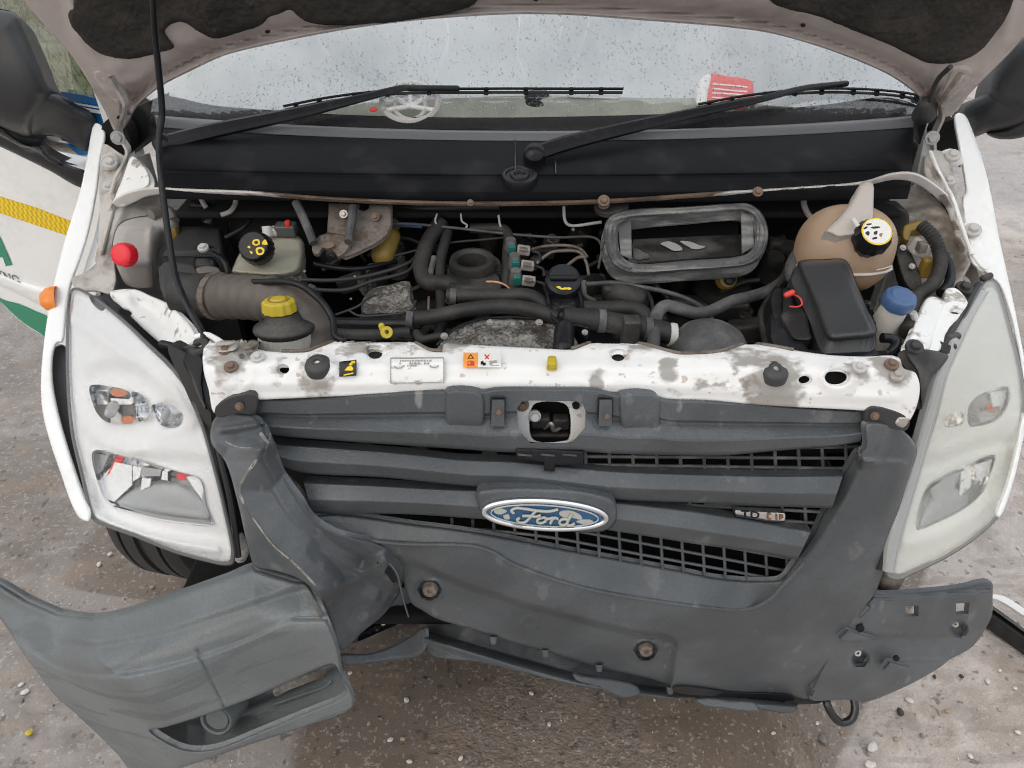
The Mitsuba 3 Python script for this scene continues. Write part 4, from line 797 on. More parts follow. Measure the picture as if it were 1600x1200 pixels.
for i, (x0, x1, b) in enumerate(((766,790,(780,634)),(934,958,(946,640)))):
    add(gk + ('__tab_slot' if i == 0 else f'__tab_slot_{i:03d}'), patch([(x0,621),(x1,621),(x1,650),(x1-3,666),(x0+1,666),(x0-1,650)], FS, th=.002, step=4, lift=.0158, sm=False), 'black_frit')
    add(gk + ('__tab' if i == 0 else f'__tab_{i:03d}'), patch([(x0+3,625),(x1-2,625),(x1-2,666),(x0+1,666)], FS, th=.002, step=4, lift=.020, sm=False), 'grey_plastic')
    o = FS.at([b])[0]; add(gk + ('__tab_screw' if i == 0 else f'__tab_screw_{i:03d}'), bolt(o + [0,-.022,.004], .0042, (0,-1,.2), 1.2), 'rusty_steel')
# latch seen through the opening
lk = 'van__' + key_for('bonnet_catch')
lh = [(830,640),(838,630),(880,630),(889,640),(889,688),(878,692),(838,692),(829,682)]
add(lk + '__plate', patch([(804,636),(812,625),(905,625),(918,634),(918,676),(900,690),(820,690),(806,676)], FSin(.03), th=.003, step=5, holes=[lh], bev=.003, bw=3), 'slam_paint')
add(lk + '__cavity', rbox((.0, .03, .985), (.14, .02, .16), .01), 'dark_void')
add(lk + '__jaw', rbox(q(845,657,-.02), (.030,.02,.022), .004), 'dusty_rubber'); add(lk + '__jaw_001', rbox(q(876,659,-.02), (.026,.02,.022), .004), 'dusty_rubber')
add(lk + '__pin', bolt(q(836,650,-.03), .008, (0,-1,.3), 1.2), 'pale_metal'); add(lk + '__spring', tube([q(850,668,-.025), q(862,662,-.03), q(866,672,-.03), q(880,664,-.025)], .004, 6), 'steel')
add(lk + '__lever', rbox(q(856,679,-.02), (.07,.012,.008), .003), 'dusty_rubber'); add(lk + '__screw', bolt(FSin(.026).at([(816,633)])[0], .007, (0,-1,.3)), 'rusty_steel')
add(lk + '__hole', lathe([(0,.001),(.006,.001),(.006,-.01)], FSin(.025).at([(900,634)])[0], (0,-1,.3), 14), 'dark_void')
# the three bars; each bends with the crash on its left end
ps = [(0,-.010),(.03,.0),(.07,.003),(.57,.020),(.61,.020),(.96,.006),(1,-.002)]
add(gk + '__bar', slat([(418,688),(432,692),(500,697),(640,708),(720,717),(800,720),(900,730),(960,735),(1100,740),(1200,742),(1318,741)], [(440,728),(470,738),(600,746),(740,760),(830,763),(960,780),(1100,786),(1200,791),(1300,794)], FS, ps, nu=90, th=.018, wob=.003), 'grey_plastic', 30)
add(gk + '__bar_001', slat([(474,752),(600,758),(690,763),(752,765)], [(488,802),(560,802),(650,804),(765,812)], FS, ps, nu=50, th=.018, wob=.003), 'grey_plastic', 30)
add(gk + '__bar_002', slat([(950,783),(1010,789),(1100,800),(1200,818),(1268,829)], [(935,826),(1000,836),(1100,852),(1180,862),(1246,874)], FS, ps, nu=50, th=.018, wob=.004), 'grey_plastic', 30)
pod = [(744,770),(752,764),(780,761),(850,761),(900,764),(940,772),(960,781),(964,800),(960,818),(946,829),(928,832),(850,828),(800,824),(765,815),(752,800)]
add(gk + '__badge_mount', patch(pod, FS, th=.02, step=7, bev=.014, bw=10, lift=.034), 'grey_plastic')
# mesh behind: three lattices
def lattice(out, Sx, nxt, pitch, rows, r):
    pg = Polygon(out); ms = []
    x0, y0, x1, y1 = pg.bounds
    for x in np.arange(x0 + 3, x1, pitch):
        l = LineString([(x + (y0 - 600) * .06, y0 - 5), (x + (y1 - 600) * .06, y1 + 5)]).intersection(pg)
        for s in getattr(l, 'geoms', [l]):
            if s.length > 3: ms.append(tube(Sx.at(np.array(s.coords)), r, 6, 2, smooth=False))
    for rw in rows:
        l = LineString(rw).intersection(pg)
        for s in getattr(l, 'geoms', [l]):
            if s.length > 3: ms.append(tube(Sx.at(spl(np.array(s.coords), 8)), r, 6, 1, smooth=False))
    return cat(*ms)
mS = FSin(.028)
add(gk + '__mesh', lattice([(905,700),(1060,706),(1200,700),(1345,685),(1340,750),(1200,750),(1000,745),(905,735)], mS, 0, 37, [[(905,713),(1340,716)],[(905,726),(1340,732)],[(1180,700),(1340,698)]], .0030), 'grey_rubber')
add(gk + '__mesh_001', lattice([(955,770),(1290,785),(1285,842),(1200,824),(960,792)], mS, 0, 36, [[(955,783),(1290,800)],[(955,797),(1290,818)],[(1100,788),(1290,790)]], .0030), 'grey_rubber')
add(gk + '__mesh_002', lattice([(690,808),(850,820),(1000,832),(1240,868),(1225,912),(1110,906),(950,876),(800,840),(700,826)], mS, 0, 32.5, [[(690,806),(850,820),(1000,848),(1230,892)],[(690,822),(850,838),(1000,866),(1230,908)],[(1000,832),(1100,848),(1235,873)]], .0028), 'grey_plastic')
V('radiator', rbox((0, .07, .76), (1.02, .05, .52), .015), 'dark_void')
rad_ = 'van__' + key_for('radiator_frame')
for i, (x, y) in enumerate(((568,697),(655,705),(765,710),(590,757),(640,760))): add(rad_ + ('__clip' if i == 0 else f'__clip_{i:03d}'), rbox(q(x,y,-.015), (.026,.03,.022), .004), 'grey_rubber')
add(rad_ + '__fin', rbox(q(640,708,.03), (.5,.006,.005), .002), 'black_gloss'); add(rad_ + '__fin_001', rbox(q(640,698,.03), (.5,.006,.005), .002), 'black_gloss')
bar_ = [(806,700),(912,705),(912,727),(868,726),(866,737),(850,735),(850,722),(806,716)]
add(gk + '__latch_guide', patch(bar_, FS, th=.02, step=6, sm=False, bev=.003, bw=3, lift=.016), 'black_plastic')
for i, x in enumerate((820,856,890)): add(gk + ('__guide_slot' if i == 0 else f'__guide_slot_{i:03d}'), patch([(x-11,709),(x+11,711),(x+11,713.5),(x-11,711.5)], FS, th=.001, step=5, lift=.0175, sm=False), 'grey_rubber')
# badge
bk = 'van__' + key_for('oval_badge')
BS = FS
def oval(cx, cy, a, b, rot, n=40): return ell(cx, cy, a, b, n, rot)
ro = oval(851.5,804.3,95.5,21.2,.057,90); rp_ = UP(BS,.047).at(ro); tr_ = tube(rp_, .0048, 14, 1, smooth=False, closed=True)
add(bk + '__chrome_rim', tr_, 'chrome', True)
add(bk + '__enamel', patch(oval(851,806,92,20,.06), BS, th=.01, step=5, lift=.041, sm=False, bev=.004, bw=10), 'blue_enamel')
def stroke(pts, r, lift=.055): return tube(UP(BS, lift).at(spl(pts, 6)), r, 6, 1, smooth=False)
add(bk + '__inner_line', tube(UP(BS,.0545).at(oval(851,806,84,16.3,.06)), .0011, 6, 1, smooth=False, closed=True), 'worn_enamel')
script = [[(803,802),(799,798),(806,794),(820,795),(840,798),(858,799),(872,796)], [(838,798),(832,804),(826,811),(820,816),(811,816),(808,812),(812,809)], [(816,806),(826,806),(838,807),(845,805)],
          [(846,809),(840,812),(840,816),(847,817),(853,813),(852,809),(846,809)], [(853,811),(860,810),(864,809),(862,813),(860,818)], [(863,812),(867,809),(872,811)], [(888,812),(880,811),(874,815),(877,820),(884,819),(888,813),(893,804)], [(889,811),(886,818),(890,821),(898,818)]]
add(bk + '__script', cat(*[stroke(s, .0024) for s in script]), 'worn_enamel', label='looping silver script lettering, worn')
for i, pts in enumerate(([(874,800),(890,798),(905,803),(910,812),(896,810),(885,809),(876,806)], [(772,797),(784,794),(792,799),(786,803),(776,803)], [(900,815),(920,812),(928,816),(915,820)], [(797,817),(806,819),(818,822),(808,823)], [(786,806),(795,804),(796,811),(788,811)])):
    add(bk + ('__worn_patch' if i == 0 else f'__worn_patch_{i:03d}'), patch(pts, BS, th=.0004, step=4, lift=.0418, jag=1.6), 'worn_enamel')
tk = 'van__' + key_for('engine_badge')
TS = FSin(.012)
add(tk + '__plate', patch([(1148,796),(1226,801),(1228,806),(1227,816),(1200,815),(1149,807),(1147,801)], TS, th=.006, step=4, bev=.003, bw=2.5, lift=.006, sm=False), 'chrome')
for i, pts in enumerate(([(1158,797.5),(1171,798.5),(1171,800.5),(1166,800.3),(1166,808),(1163,807.7),(1163,800),(1158,799.7)], [(1173,799),(1182,799.7),(1187,803),(1186,808.5),(1180,810),(1173,809)], [(1176,801.2),(1181,801.7),(1183.5,804),(1182.5,807.3),(1179,808),(1176,807.3)], [(1199,802),(1204,801.5),(1206,804),(1201,805),(1202,810),(1206,811),(1203,813),(1198,811)], [(1212,803),(1215,803.2),(1215,813),(1212,812.6)], [(1218,804),(1224,804.5),(1224,809),(1218,813)])):
    add(tk + ('__letter' if i == 0 else f'__letter_{i:03d}'), patch(pts, TS, th=.0006, step=3, lift=.0072 + (.0008 if i == 2 else 0), sm=False), ['black_frit','black_frit','chrome','rust','rust','rust'][i])
# ------------------------------------------------------------------ bumper
BK = 'van__' + key_for('front_bumper')
# main skin: lip under the grille, right column, lower part with the number plate seat
main = [(402,668),(412,672),(420,690),(438,735),(470,770),(488,803),(520,803),(560,806),(640,818),(720,828),(800,842),(850,852),(930,867),(1000,880),(1070,893),(1120,903),(1200,908),(1222,904),(1236,886),(1252,862),(1272,832),(1285,803),(1302,775),(1316,742),(1326,728),(1340,706),(1352,700),(1352,664),(1366,660),(1400,668),(1410,672),(1428,690),(1433,704),(1424,735),(1415,762),(1396,830),(1371,920),(1350,950),(1332,980),(1312,1010),(1290,1055),(1262,1092),(1242,1090),(1150,1085),(1054,1080),(1038,1068),(935,1043),(850,1017),(800,1003),(740,984),(680,966),(660,954),(644,944),(633,920),(628,900),(620,880),(600,858),(560,852),(500,836),(470,800),(430,745),(408,700)]
lip = [(430,790),(470,806),(500,822),(560,840),(620,849),(740,853),(770,862),(800,880),(900,915),(1000,935),(1100,948),(1165,952),(1200,938),(1222,915),(1250,885),(1290,830),(1330,760),(1352,705)]
plate = [(628,872),(660,880),(700,899),(800,934),(900,962),(1000,986),(1045,993),(1058,1003),(1056,1030),(1050,1075),(1040,1100)]
def mrel(P):
    d = pd(P, spl(lip)); lo = below(P, [(400,780),(430,790),(500,822),(560,840),(740,853),(800,880),(900,915),(1000,935),(1100,948),(1165,952),(1200,1200)])
    inside = shapely.contains_xy(Polygon([tuple(v) for v in spl(lip)] + [(1340,690),(1250,600),(400,600),(420,780)]), P[:, 0], P[:, 1])
    r = np.where(inside, -.0007*np.minimum(d,55), 0)
    seat = shapely.contains_xy(Polygon([(560,860)] + [tuple(v) for v in spl(plate)] + [(1030,1140),(560,1000)]), P[:, 0], P[:, 1])
    ds = pd(P, spl(plate)); r = r - np.where(seat, .018*ss(0,9,ds), 0)
    # right column: folded shoulder and side facet
    r = r + .020*ss(1392,1372,P[:,0]+ (P[:,1]-700)*.30)*ss(735,722,P[:,1])*(P[:,0]>1345) + ridge(P, [(1352,722),(1412,724)], 4, .008)
    r = r - .05*ss(0,60,rightof(P, [(1412,700),(1395,760),(1372,830),(1345,920),(1310,980),(1260,1092)]))
    r = r - .030*np.clip(-rightof(P, [(1358,715),(1340,760),(1308,830),(1268,900),(1228,960)])/60,0,1)*ss(700,735,P[:,1])*ss(1010,930,P[:,1])*ss(1215,1300,P[:,0]+.4*(P[:,1]-800))
    # torn left end is pushed in
    r = r - .03*ss(700,600,P[:,0])*ss(840,900,P[:,1])
    for x, y in ((671,922),(1009,1017)): r = r - .022*ss(17,12,np.hypot(P[:,0]-x,(P[:,1]-y)/.85)) + .005*np.exp(-((np.hypot(P[:,0]-x,(P[:,1]-y)/.85)-19)/3)**2)
    r = r + .003*np.exp(-((np.hypot(P[:,0]-827,(P[:,1]-974)/.8)-11)/2.5)**2)
    return r + .003*(meshkit.fbm(np.c_[P/110., np.zeros(len(P))],3)-.5)
lp_ = spl(lip, 6); lp_ = lp_[lp_[:,0] < 1262]
add(BK + '__bead', tube(UP(FS, .0175).at(lp_), .0036, 8, 1, smooth=False), 'grey_plastic')
add(BK + '__skin', patch(main, FS, th=.005, step=4, bev=.006, bw=5, rel=mrel, lift=.012), 'grey_plastic', 50, label='dark grey bumper skin cracked at its left')
for i, (x, y) in enumerate(((672,919),(1009,1013))):
    o = FS.at([(x, y)])[0] + [0,-.005,.0]; add(BK + ('__plate_fixing' if i == 0 else f'__plate_fixing_{i:03d}'), lathe([(0,.0),(.004,.0),(.005,.004),(.012,.003),(.014,-.006)], o, (0,-1,.25), 18), 'brown_metal')
# pushed-in left column
LS = RB([(330,665,-.005),(345,648,-.01),(410,672,-.065),(385,850,-.095),(400,885,-.115),(500,820,-.13),(500,935,-.14),(530,1010,-.135),(620,890,-.075),(600,965,-.06),(640,870,-.07),(560,838,-.115),(440,740,-.105),(370,780,-.075),(470,800,-.13),(350,720,-.04)])
lcol = [(330,664),(338,650),(352,643),(372,646),(396,652),(410,668),(416,682),(424,700),(436,735),(470,782),(492,812),(530,834),(580,846),(610,858),(628,876),(632,900),(622,930),(598,962),(566,988),(536,1016),(528,1008),(518,975),(498,932),(470,906),(430,892),(398,884),(386,850),(371,785),(352,722),(330,692)]
def lrel(P):
    r = tent(P, spl([(402,718),(384,742),(373,765),(388,800),(425,850),(470,890),(494,918)]), 46, .034) + tent(P, [(340,694),(372,702),(408,702)], 18, .014)
    r = r - tent(P, spl([(424,716),(448,760),(484,812),(524,850),(566,874)]), 20, .020) + ridge(P, [(505,925),(560,905),(600,875)], 10, .008) - tent(P, [(500,860),(560,900),(610,930)], 22, .010) + tent(P, [(560,985),(590,930),(604,880)], 22, .012)
    r = r + ridge(P, [(575,975),(605,940),(618,905)], 8, .008) + bump(P, 412, 680, 10, 10, .012) + ridge(P, [(345,672),(400,664)], 5, .01)
    return r + .004*(meshkit.fbm(np.c_[P/50., np.zeros(len(P))],3)-.5)
add(BK + '__crushed_column', patch(lcol, LS, th=.005, step=3.2, bev=.006, bw=5, rel=lrel, lift=.006), 'grey_plastic', 45, label='creased and pushed in left part of the bumper')
def fold_strip(line, w, S_, rel_, lift): return patch(np.array(LineString(spl(line)).buffer(w).exterior.coords)[:-1], S_, th=.0004, step=3, rel=rel_, lift=lift, sm=False, jag=.9)
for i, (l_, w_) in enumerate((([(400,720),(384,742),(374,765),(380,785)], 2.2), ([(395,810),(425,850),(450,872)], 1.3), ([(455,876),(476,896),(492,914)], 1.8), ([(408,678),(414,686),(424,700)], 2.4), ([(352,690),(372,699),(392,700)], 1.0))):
    add(BK + ('__fold_line' if i == 0 else f'__fold_line_{i:03d}'), fold_strip(l_, w_, LS, lrel, .0068), 'pale_plastic')  # pale strips laid along the folds of the crushed column
add(BK + '__torn_edge', tube(LS.at(spl([(600,858),(612,868),(622,882),(628,905),(634,930),(640,950)], 4)) + [0,-.02,0], .0016, 6, 1, smooth=False), 'scuffed_plastic')
add(BK + '__torn_hole', patch([(592,864),(606,866),(616,878),(622,892),(617,896),(608,884),(598,872)], OFF(LS, [.0,-.022,.0]), th=.002, step=4), 'dark_void')
# hanging left corner
CS = RB([(0,915,.0),(-60,900,.06),(145,962,-.12),(250,935,-.13),(395,884,-.125),(480,915,-.145),(530,1020,-.16),(550,1105,-.175),(350,1175,-.215),(250,1215,-.20),(150,1145,-.12),(85,1085,-.06),(40,1030,-.02),(0,975,.02),(150,1050,-.155),(300,1020,-.185),(60,985,-.04),(230,1140,-.185),(440,1060,-.175),(-60,960,.07)])
corner = [(-60,880),(-20,900),(0,910),(40,934),(90,955),(145,961),(200,950),(260,930),(350,900),(396,883),(440,891),(468,903),(490,928),(508,965),(524,1005),(530,1030),(534,1058),(540,1068),(548,1080),(550,1106),(480,1134),(400,1160),(330,1184),(270,1206),(240,1225),(215,1218),(185,1180),(150,1145),(118,1115),(85,1085),(60,1052),(40,1026),(18,992),(0,966),(-30,935),(-70,905)]
gro = [(10,990),(55,1022),(100,1047),(140,1056),(175,1056),(230,1048),(310,1027),(380,1002),(455,968)]
fogo = [(236,1140),(258,1138),(300,1124),(370,1094),(430,1064),(480,1048),(505,1042),(512,1052),(516,1066),(500,1074),(440,1098),(370,1128),(330,1150),(290,1158),(262,1152)]
def crel(P):
    top = [(-60,880),(0,910),(40,934),(90,955),(145,961),(200,950),(260,930),(350,900),(396,883),(470,905)]
    b = below(P, top); dg = below(P, spl(gro))
    r = .052*ss(2,84,b) - .016*ss(9,0,b) + .003*ss(8,12,b) + .007*ss(-4,5,dg)
    sh = below(P, [(0,985),(100,998),(150,1006),(260,985),(380,945),(480,912)]); r = r - .012*ss(-6,10,sh)*ss(60,140,P[:,0]) - .0002*np.clip(40-sh,0,90)
    r = r - .004*np.exp(-((rightof(P, [(308,1015),(316,1034),(348,1098),(352,1110)]))/2.2)**2)*(P[:,1]>1015)*(P[:,1]<1104)
    r = r + .008*ss(1120,1190,P[:,1])*ss(200,300,P[:,0])
    return r + .003*(meshkit.fbm(np.c_[P/90., np.zeros(len(P))],3)-.5)
fhole = [(234,1141),(256,1137),(312,1120),(400,1088),(460,1061),(508,1040),(522,1038),(530,1050),(535,1066),(542,1081),(530,1092),(480,1113),(400,1146),(350,1166),(320,1173),(290,1172),(262,1161)]
add(BK + '__hanging_corner', patch(corner, CS, th=.006, step=3.2, holes=[fhole], bev=.005, bw=4, rel=crel, lift=.008), 'scuffed_plastic', 50, label='grey bumper corner hanging down, scraped and bent outwards')
gp_ = spl(gro, 8); gp_ = gp_[gp_[:,0] > 60] + [0, 4]; b0_ = CS.at(gp_); v0_ = CAM - b0_; v0_ /= np.linalg.norm(v0_, axis=1, keepdims=True)
add(BK + '__corner_bead', tube(b0_ + v0_ * (crel(gp_)[:, None] * 1.12 + .0125), .0032, 8, 1, smooth=False), 'scuffed_plastic')
add(BK + '__corner_step', tube(CS.at(spl([(503,925),(514,955),(524,985),(532,1014)], 6)) + [0,-.040,.018], .003, 6, 1, smooth=False), 'brown_plastic')
fk = BK + '__fog_recess'
see = [(426,1080),(436,1070),(470,1057),(500,1046),(508,1048),(506,1058),(480,1069),(450,1081),(430,1090)]
flow = [(200,1150),(234,1146),(262,1164),(290,1175),(320,1176),(350,1169),(400,1149),(480,1116),(542,1086),(560,1078)]
def fogrel(P): return .040 - .0016*np.clip(-below(P, flow), 0, 48) - .02*ss(40,60,-below(P, flow))
add(fk, patch([(226,1136),(256,1130),(312,1112),(400,1078),(460,1051),(508,1030),(528,1030),(540,1050),(548,1078),(546,1090),(480,1120),(400,1153),(350,1173),(320,1180),(288,1179),(256,1166),(232,1150)], CS, th=.003, step=4, holes=[see], rel=fogrel, lift=.004), 'scuffed_plastic', 60)
add(BK + '__fog_recess_wall', patch([(226,1128),(312,1100),(400,1066),(508,1018),(545,1020),(550,1092),(500,1060),(400,1100),(300,1140)], UP(CS,-.16), th=.003, step=8), 'black_plastic') if False else None
o = UP(CS,.022).at([(342,1119)])[0]
add(BK + '__fog_lamp_blank', lathe([(0,.006),(.021,.008),(.0225,.003),(.0245,.003),(.0255,.011),(.029,.013),(.032,.009),(.034,-.05)], o, (-.12,-1,.42), 48), 'scuffed_plastic', 40)
fp = lambda pts: patch_line(pts)
def patch_line(pts, r):
    P_ = spl(pts, 6); b0 = CS.at(P_); v = CAM - b0; v /= np.linalg.norm(v, axis=1, keepdims=True); return tube(b0 + v * (fogrel(P_)[:, None] * 1.15 + .006), r, 8, 1, smooth=False)
add(BK + '__recess_rib', patch_line([(404,1121),(450,1106),(500,1090),(538,1077)], .0028), 'scuffed_plastic')
add(BK + '__recess_rib_001', patch_line([(426,1101),(470,1086),(512,1070),(517,1063)], .0028), 'scuffed_plastic')
add(BK + '__fog_surround', patch_line([(236,1143),(262,1158),(296,1166),(330,1167),(352,1158)], .0024), 'scuffed_plastic')
# lower valance, broken in the middle
VS = RB([(530,1030,-.09),(650,990,-.03),(660,960,-.02),(700,1000,-.08),(850,1040,-.10),(1050,1095,-.11),(1240,1108,-.10),(600,1010,-.05),(900,1065,-.13),(1200,1112,-.13)])
val = [(656,962),(662,940),(700,948),(800,985),(900,1014),(1038,1050),(1046,1078),(1150,1082),(1242,1088),(1246,1104),(1238,1114),(1180,1106),(1140,1106),(1085,1090),(1040,1092),(1000,1086),(900,1071),(800,1046),(740,1034),(700,1030),(674,1024),(662,1006)]
def vrel(P):
    b = below(P, [(660,992),(700,1004),(800,1034),(900,1062),(1000,1079),(1100,1090),(1240,1100)])
    return -.055 + .070*ss(-9,4,b) - .012*ss(6,16,b) + .006*(meshkit.fbm(np.c_[P/30., np.zeros(len(P))],3)-.5)
add(BK + '__lower_lip', patch(val, VS, th=.006, step=3, rel=vrel, jag=.6), 'grey_plastic', 45, label='broken grey lip below the number plate seat')
add(BK + '__lower_lip_001', patch([(529,1023),(575,1021),(620,1006),(648,990),(661,982),(664,996),(654,1020),(612,1030),(575,1036),(535,1037)], VS, th=.006, step=5, bev=.004, bw=4, lift=.016), 'grey_plastic')
add(BK + '__lower_lip_002', patch([(530,1020),(600,985),(640,958),(652,962),(660,975),(640,985),(600,1003),(540,1026)], OFF(VS, [0,.03,.0]), th=.004, step=5, rel=lambda P: ridge(P, [(540,1016),(600,992),(655,972)], 3, .008) + ridge(P, [(560,1020),(630,994)], 3, .008)), 'black_plastic')
for i, (x, y) in enumerate(((572,993),(597,989),(620,981),(644,969))): add(BK + ('__clip_hole' if i == 0 else f'__clip_hole_{i:03d}'), lathe([(0,.004),(.004,.004),(.006,0)], VS.at([(x,y)])[0] + [0,.02,.006], (0,-1,.5), 12), 'pale_metal' if i else 'dark_void')
add(BK + '__inner_flap', patch([(600,965),(612,945),(628,940),(645,948),(652,958),(630,968),(600,978),(580,988)], OFF(VS, [0,.02,.02]), th=.003, step=5, rel=lambda P: .015*(meshkit.fbm(np.c_[P/16., np.zeros(len(P))],3)-.5)), 'grey_plastic')
for i, (x, y) in enumerate(((771,1002),(852,1022),(936,1045),(1047,1080))): add(BK + ('__lip_tab' if i == 0 else f'__lip_tab_{i:03d}'), lathe([(0,.006),(.006,.004),(.008,-.01)], q(x, y, -.118), (0,-.6,-.8), 14), 'grey_plastic')
for i, pts in enumerate(([(895,1052),(915,1056),(960,1062),(996,1072),(1000,1084),(975,1090),(950,1080),(920,1070),(900,1062)], [(1086,1092),(1110,1090),(1140,1094),(1180,1098),(1186,1110),(1160,1110),(1130,1106),(1098,1102)])):
    add(BK + ('__scraped_patch' if i == 0 else f'__scraped_patch_{i:03d}'), patch(pts, VS, th=.004, step=4, lift=.0165, bev=.004, bw=4, jag=1.0), 'grey_plastic')
add(BK + '__slot', patch([(1052,1074),(1150,1083),(1240,1089),(1240,1094),(1150,1090),(1052,1080)], FS, th=.002, step=6, lift=.017), 'black_gloss')
# exposed mounting panel on the right
RS = RB([(1365,920,-.045),(1550,910,.05),(1550,960,.05),(1420,1070,-.075),(1340,1097,-.095),(1265,1090,-.11),(1310,975,-.085),(1460,1000,-.02),(1362,935,-.05)])
rp = [(1363,922),(1380,926),(1440,923),(1500,917),(1549,909),(1551,935),(1550,960),(1540,982),(1522,1008),(1505,1020),(1485,1030),(1470,1042),(1440,1060),(1410,1075),(1375,1090),(1352,1097),(1320,1093),(1264,1092),(1278,1060),(1300,1012),(1306,985),(1330,962),(1362,936)]
holes_r = [[(1415,947),(1434,947),(1434,962),(1414,963)], [(1494,943),(1513,942),(1512,958),(1494,960)], [(1341,962),(1358,944),(1360,950),(1344,965)], [(1338,977),(1346,974),(1348,984),(1340,987)], [(1264,1085),(1268,1078),(1272,1079),(1268,1087)]]
def rrel(P):
    r = -.010*ss(0,7,below(P, [(1300,985),(1370,990),(1440,990),(1500,988),(1545,978)])) + .006*np.exp(-(below(P, [(1340,1036),(1480,1034)])/4)**2)*(P[:,0]>1345)*(P[:,0]<1480)
    for x, y in ((1497,983),(1344,1030)): r = r - .020*ss(15,9,np.hypot(P[:,0]-x,(P[:,1]-y)/.9))
    r = r - .012*ss(9,5,below(P,[(1300,928),(1380,928),(1440,926),(1549,915)])) 
    return r + .006*(meshkit.fbm(np.c_[P/50., np.zeros(len(P))],3)-.5)
add(BK + '__mounting_panel', patch(rp, RS, th=.006, step=5, holes=holes_r, bev=.003, bw=3, rel=rrel), 'grey_plastic', 45, label='grey mounting panel left bare where the right corner is missing')
for i, pts in enumerate(([(1311,997),(1325,984),(1372,999),(1340,1002),(1316,1002)], [(1380,1047),(1390,1033),(1423,1042),(1400,1046)])):
    add(BK + ('__wedge' if i == 0 else f'__wedge_{i:03d}'), patch(pts, RS, th=.004, step=4, bev=.006, bw=4, lift=.012, sm=False), 'grey_plastic')
for i, (x, y) in enumerate(((1497,983),(1344,1029))): add(BK + ('__hole_bush' if i == 0 else f'__hole_bush_{i:03d}'), lathe([(.003,.0),(.005,.003),(.007,.0)], RS.at([(x,y)])[0]+[0,.012,.0], (0,-1,.4), 14), 'pale_metal')
add(BK + '__hole_bush_002', lathe([(0,.001),(.006,.001),(.006,-.004)], RS.at([(1400,1027)])[0]+[0,-.003,.0], (0,-1,.4), 12), 'dark_void')
add(BK + '__hole_bush_003', lathe([(0,.001),(.008,.001),(.008,-.004)], RS.at([(1343,980)])[0]+[0,-.003,.0], (0,-1,.4), 12), 'dark_void')
V('towing_eye', tube([q(1290,1085,-.055), q(1293,1102,-.075), q(1303,1120,-.088), q(1315,1129,-.092), q(1330,1124,-.088), q(1336,1108,-.075), q(1333,1088,-.055)], .0085, 10), 'black_gloss')
V('valance_bracket', patch([(1228,1092),(1260,1092),(1286,1094),(1290,1110),(1262,1114),(1230,1112)], OFF(VS, [0,.02,0]), th=.012, step=5, bev=.004, bw=3), 'dusty_rubber')
V('rusty_stay', hull([q(1383,905,.03), q(1395,900,.04), q(1380,925,.03)], .022), 'brown_metal')
V('rusty_stay', hull([q(372,840,.0), q(376,870,.01), q(382,855,.0)], .012), 'slam_paint')
# ------------------------------------------------------------------ headlights
HL = RB([(110,455,.40),(300,600,.055),(362,880,-.085),(140,810,-.01),(105,600,.20),(235,545,.13),(315,660,.03),(250,855,-.06),(125,740,.06),(200,680,.05),(335,740,-.02)])
hk = 'van__' + key_for('headlight')
hl = [(108,462),(113,452),(122,452),(150,468),(190,500),(232,540),(268,574),(294,610),(314,660),(334,730),(350,795),(363,878),(352,882),(320,876),(270,862),(210,838),(160,820),(146,812),(138,790),(126,740),(112,680),(105,610),(104,530)]
ind = [(140,604),(152,601),(170,604),(190,607),(203,614),(208,625),(213,645),(208,660),(190,663),(168,660),(155,650),(147,636)]
ind2 = [(206,612),(222,618),(230,635),(229,655),(218,660),(212,650),(212,635)]
sml = [(237,634),(248,631),(270,636),(284,645),(286,658),(276,667),(258,667),(246,660),(240,648)]
mainl = [(144,708),(152,703),(180,710),(230,722),(270,735),(305,745),(314,752),(322,790),(331,820),(300,820),(240,808),(190,792),(172,788),(160,775),(152,752)]
def hrel2(P):
    pk = (np.abs((P[:,0]-186)/58)**3 + np.abs((P[:,1]-634)/60)**3)**(1/3)
    r = .014*ss(1.30,.78,pk)*-1 + ridge(P, spl([(136,664),(160,690),(200,702),(222,700)]), 12, .008)*ss(240,205,P[:,0]) - .008*ss(.9,.7,np.hypot((P[:,0]-262)/34,(P[:,1]-650)/28))
    r = r - .010*ss(-6,18,below(P,[(100,660),(140,680),(200,706),(235,706),(300,708),(330,712)]))*ss(132,150,P[:,0])
    r = r + .012*ss(-10,10,below(P, [(140,790),(175,808),(230,828),(290,840),(350,848)])) + ridge(P, [(152,806),(175,818),(230,838),(290,852),(340,860)], 6, .008) + ridge(P, [(120,500),(200,560),(270,610),(300,660)], 10, .008)
    return r
for nm, S_, out, m, kw in ((hk + '__bezel', UP(HL, -.022), [(110,463),(114,455),(122,455),(150,471),(190,503),(231,543),(266,577),(292,612),(312,661),(332,731),(348,796),(360,875),(350,878),(320,873),(270,859),(210,835),(160,817),(148,810),(141,790),(129,740),(115,680),(108,610),(107,530)], 'silver_bezel', dict(holes=[ind,ind2,sml,mainl], rel=hrel2, step=4)),):
    add(nm, patch(out, S_, th=.003, **kw), m, 60)
hb = UP(HL, -.027)
add(hk + '__indicator_bowl', patch(ind, hb, th=.002, step=5, bowl=.035, bw=26), 'chrome', 60)
add(hk + '__side_bowl', patch(ind2, hb, th=.002, step=5, bowl=.03, bw=12), 'chrome', 60)
add(hk + '__indicator_bulb', hull([hb.at([(178,634)])[0]+[0,.0,0], hb.at([(176,640)])[0]+[0,-.01,0]], .010), 'lens_grey')
add(hk + '__indicator_reflex', patch([(172,611),(190,609),(198,616),(188,620),(176,618)], hb, th=.002, step=3, lift=-.018), 'amber_reflex')
add(hk + '__indicator_reflex_001', patch([(190,652),(205,651),(204,660),(192,662)], hb, th=.002, step=3, lift=-.014), 'amber_reflex')
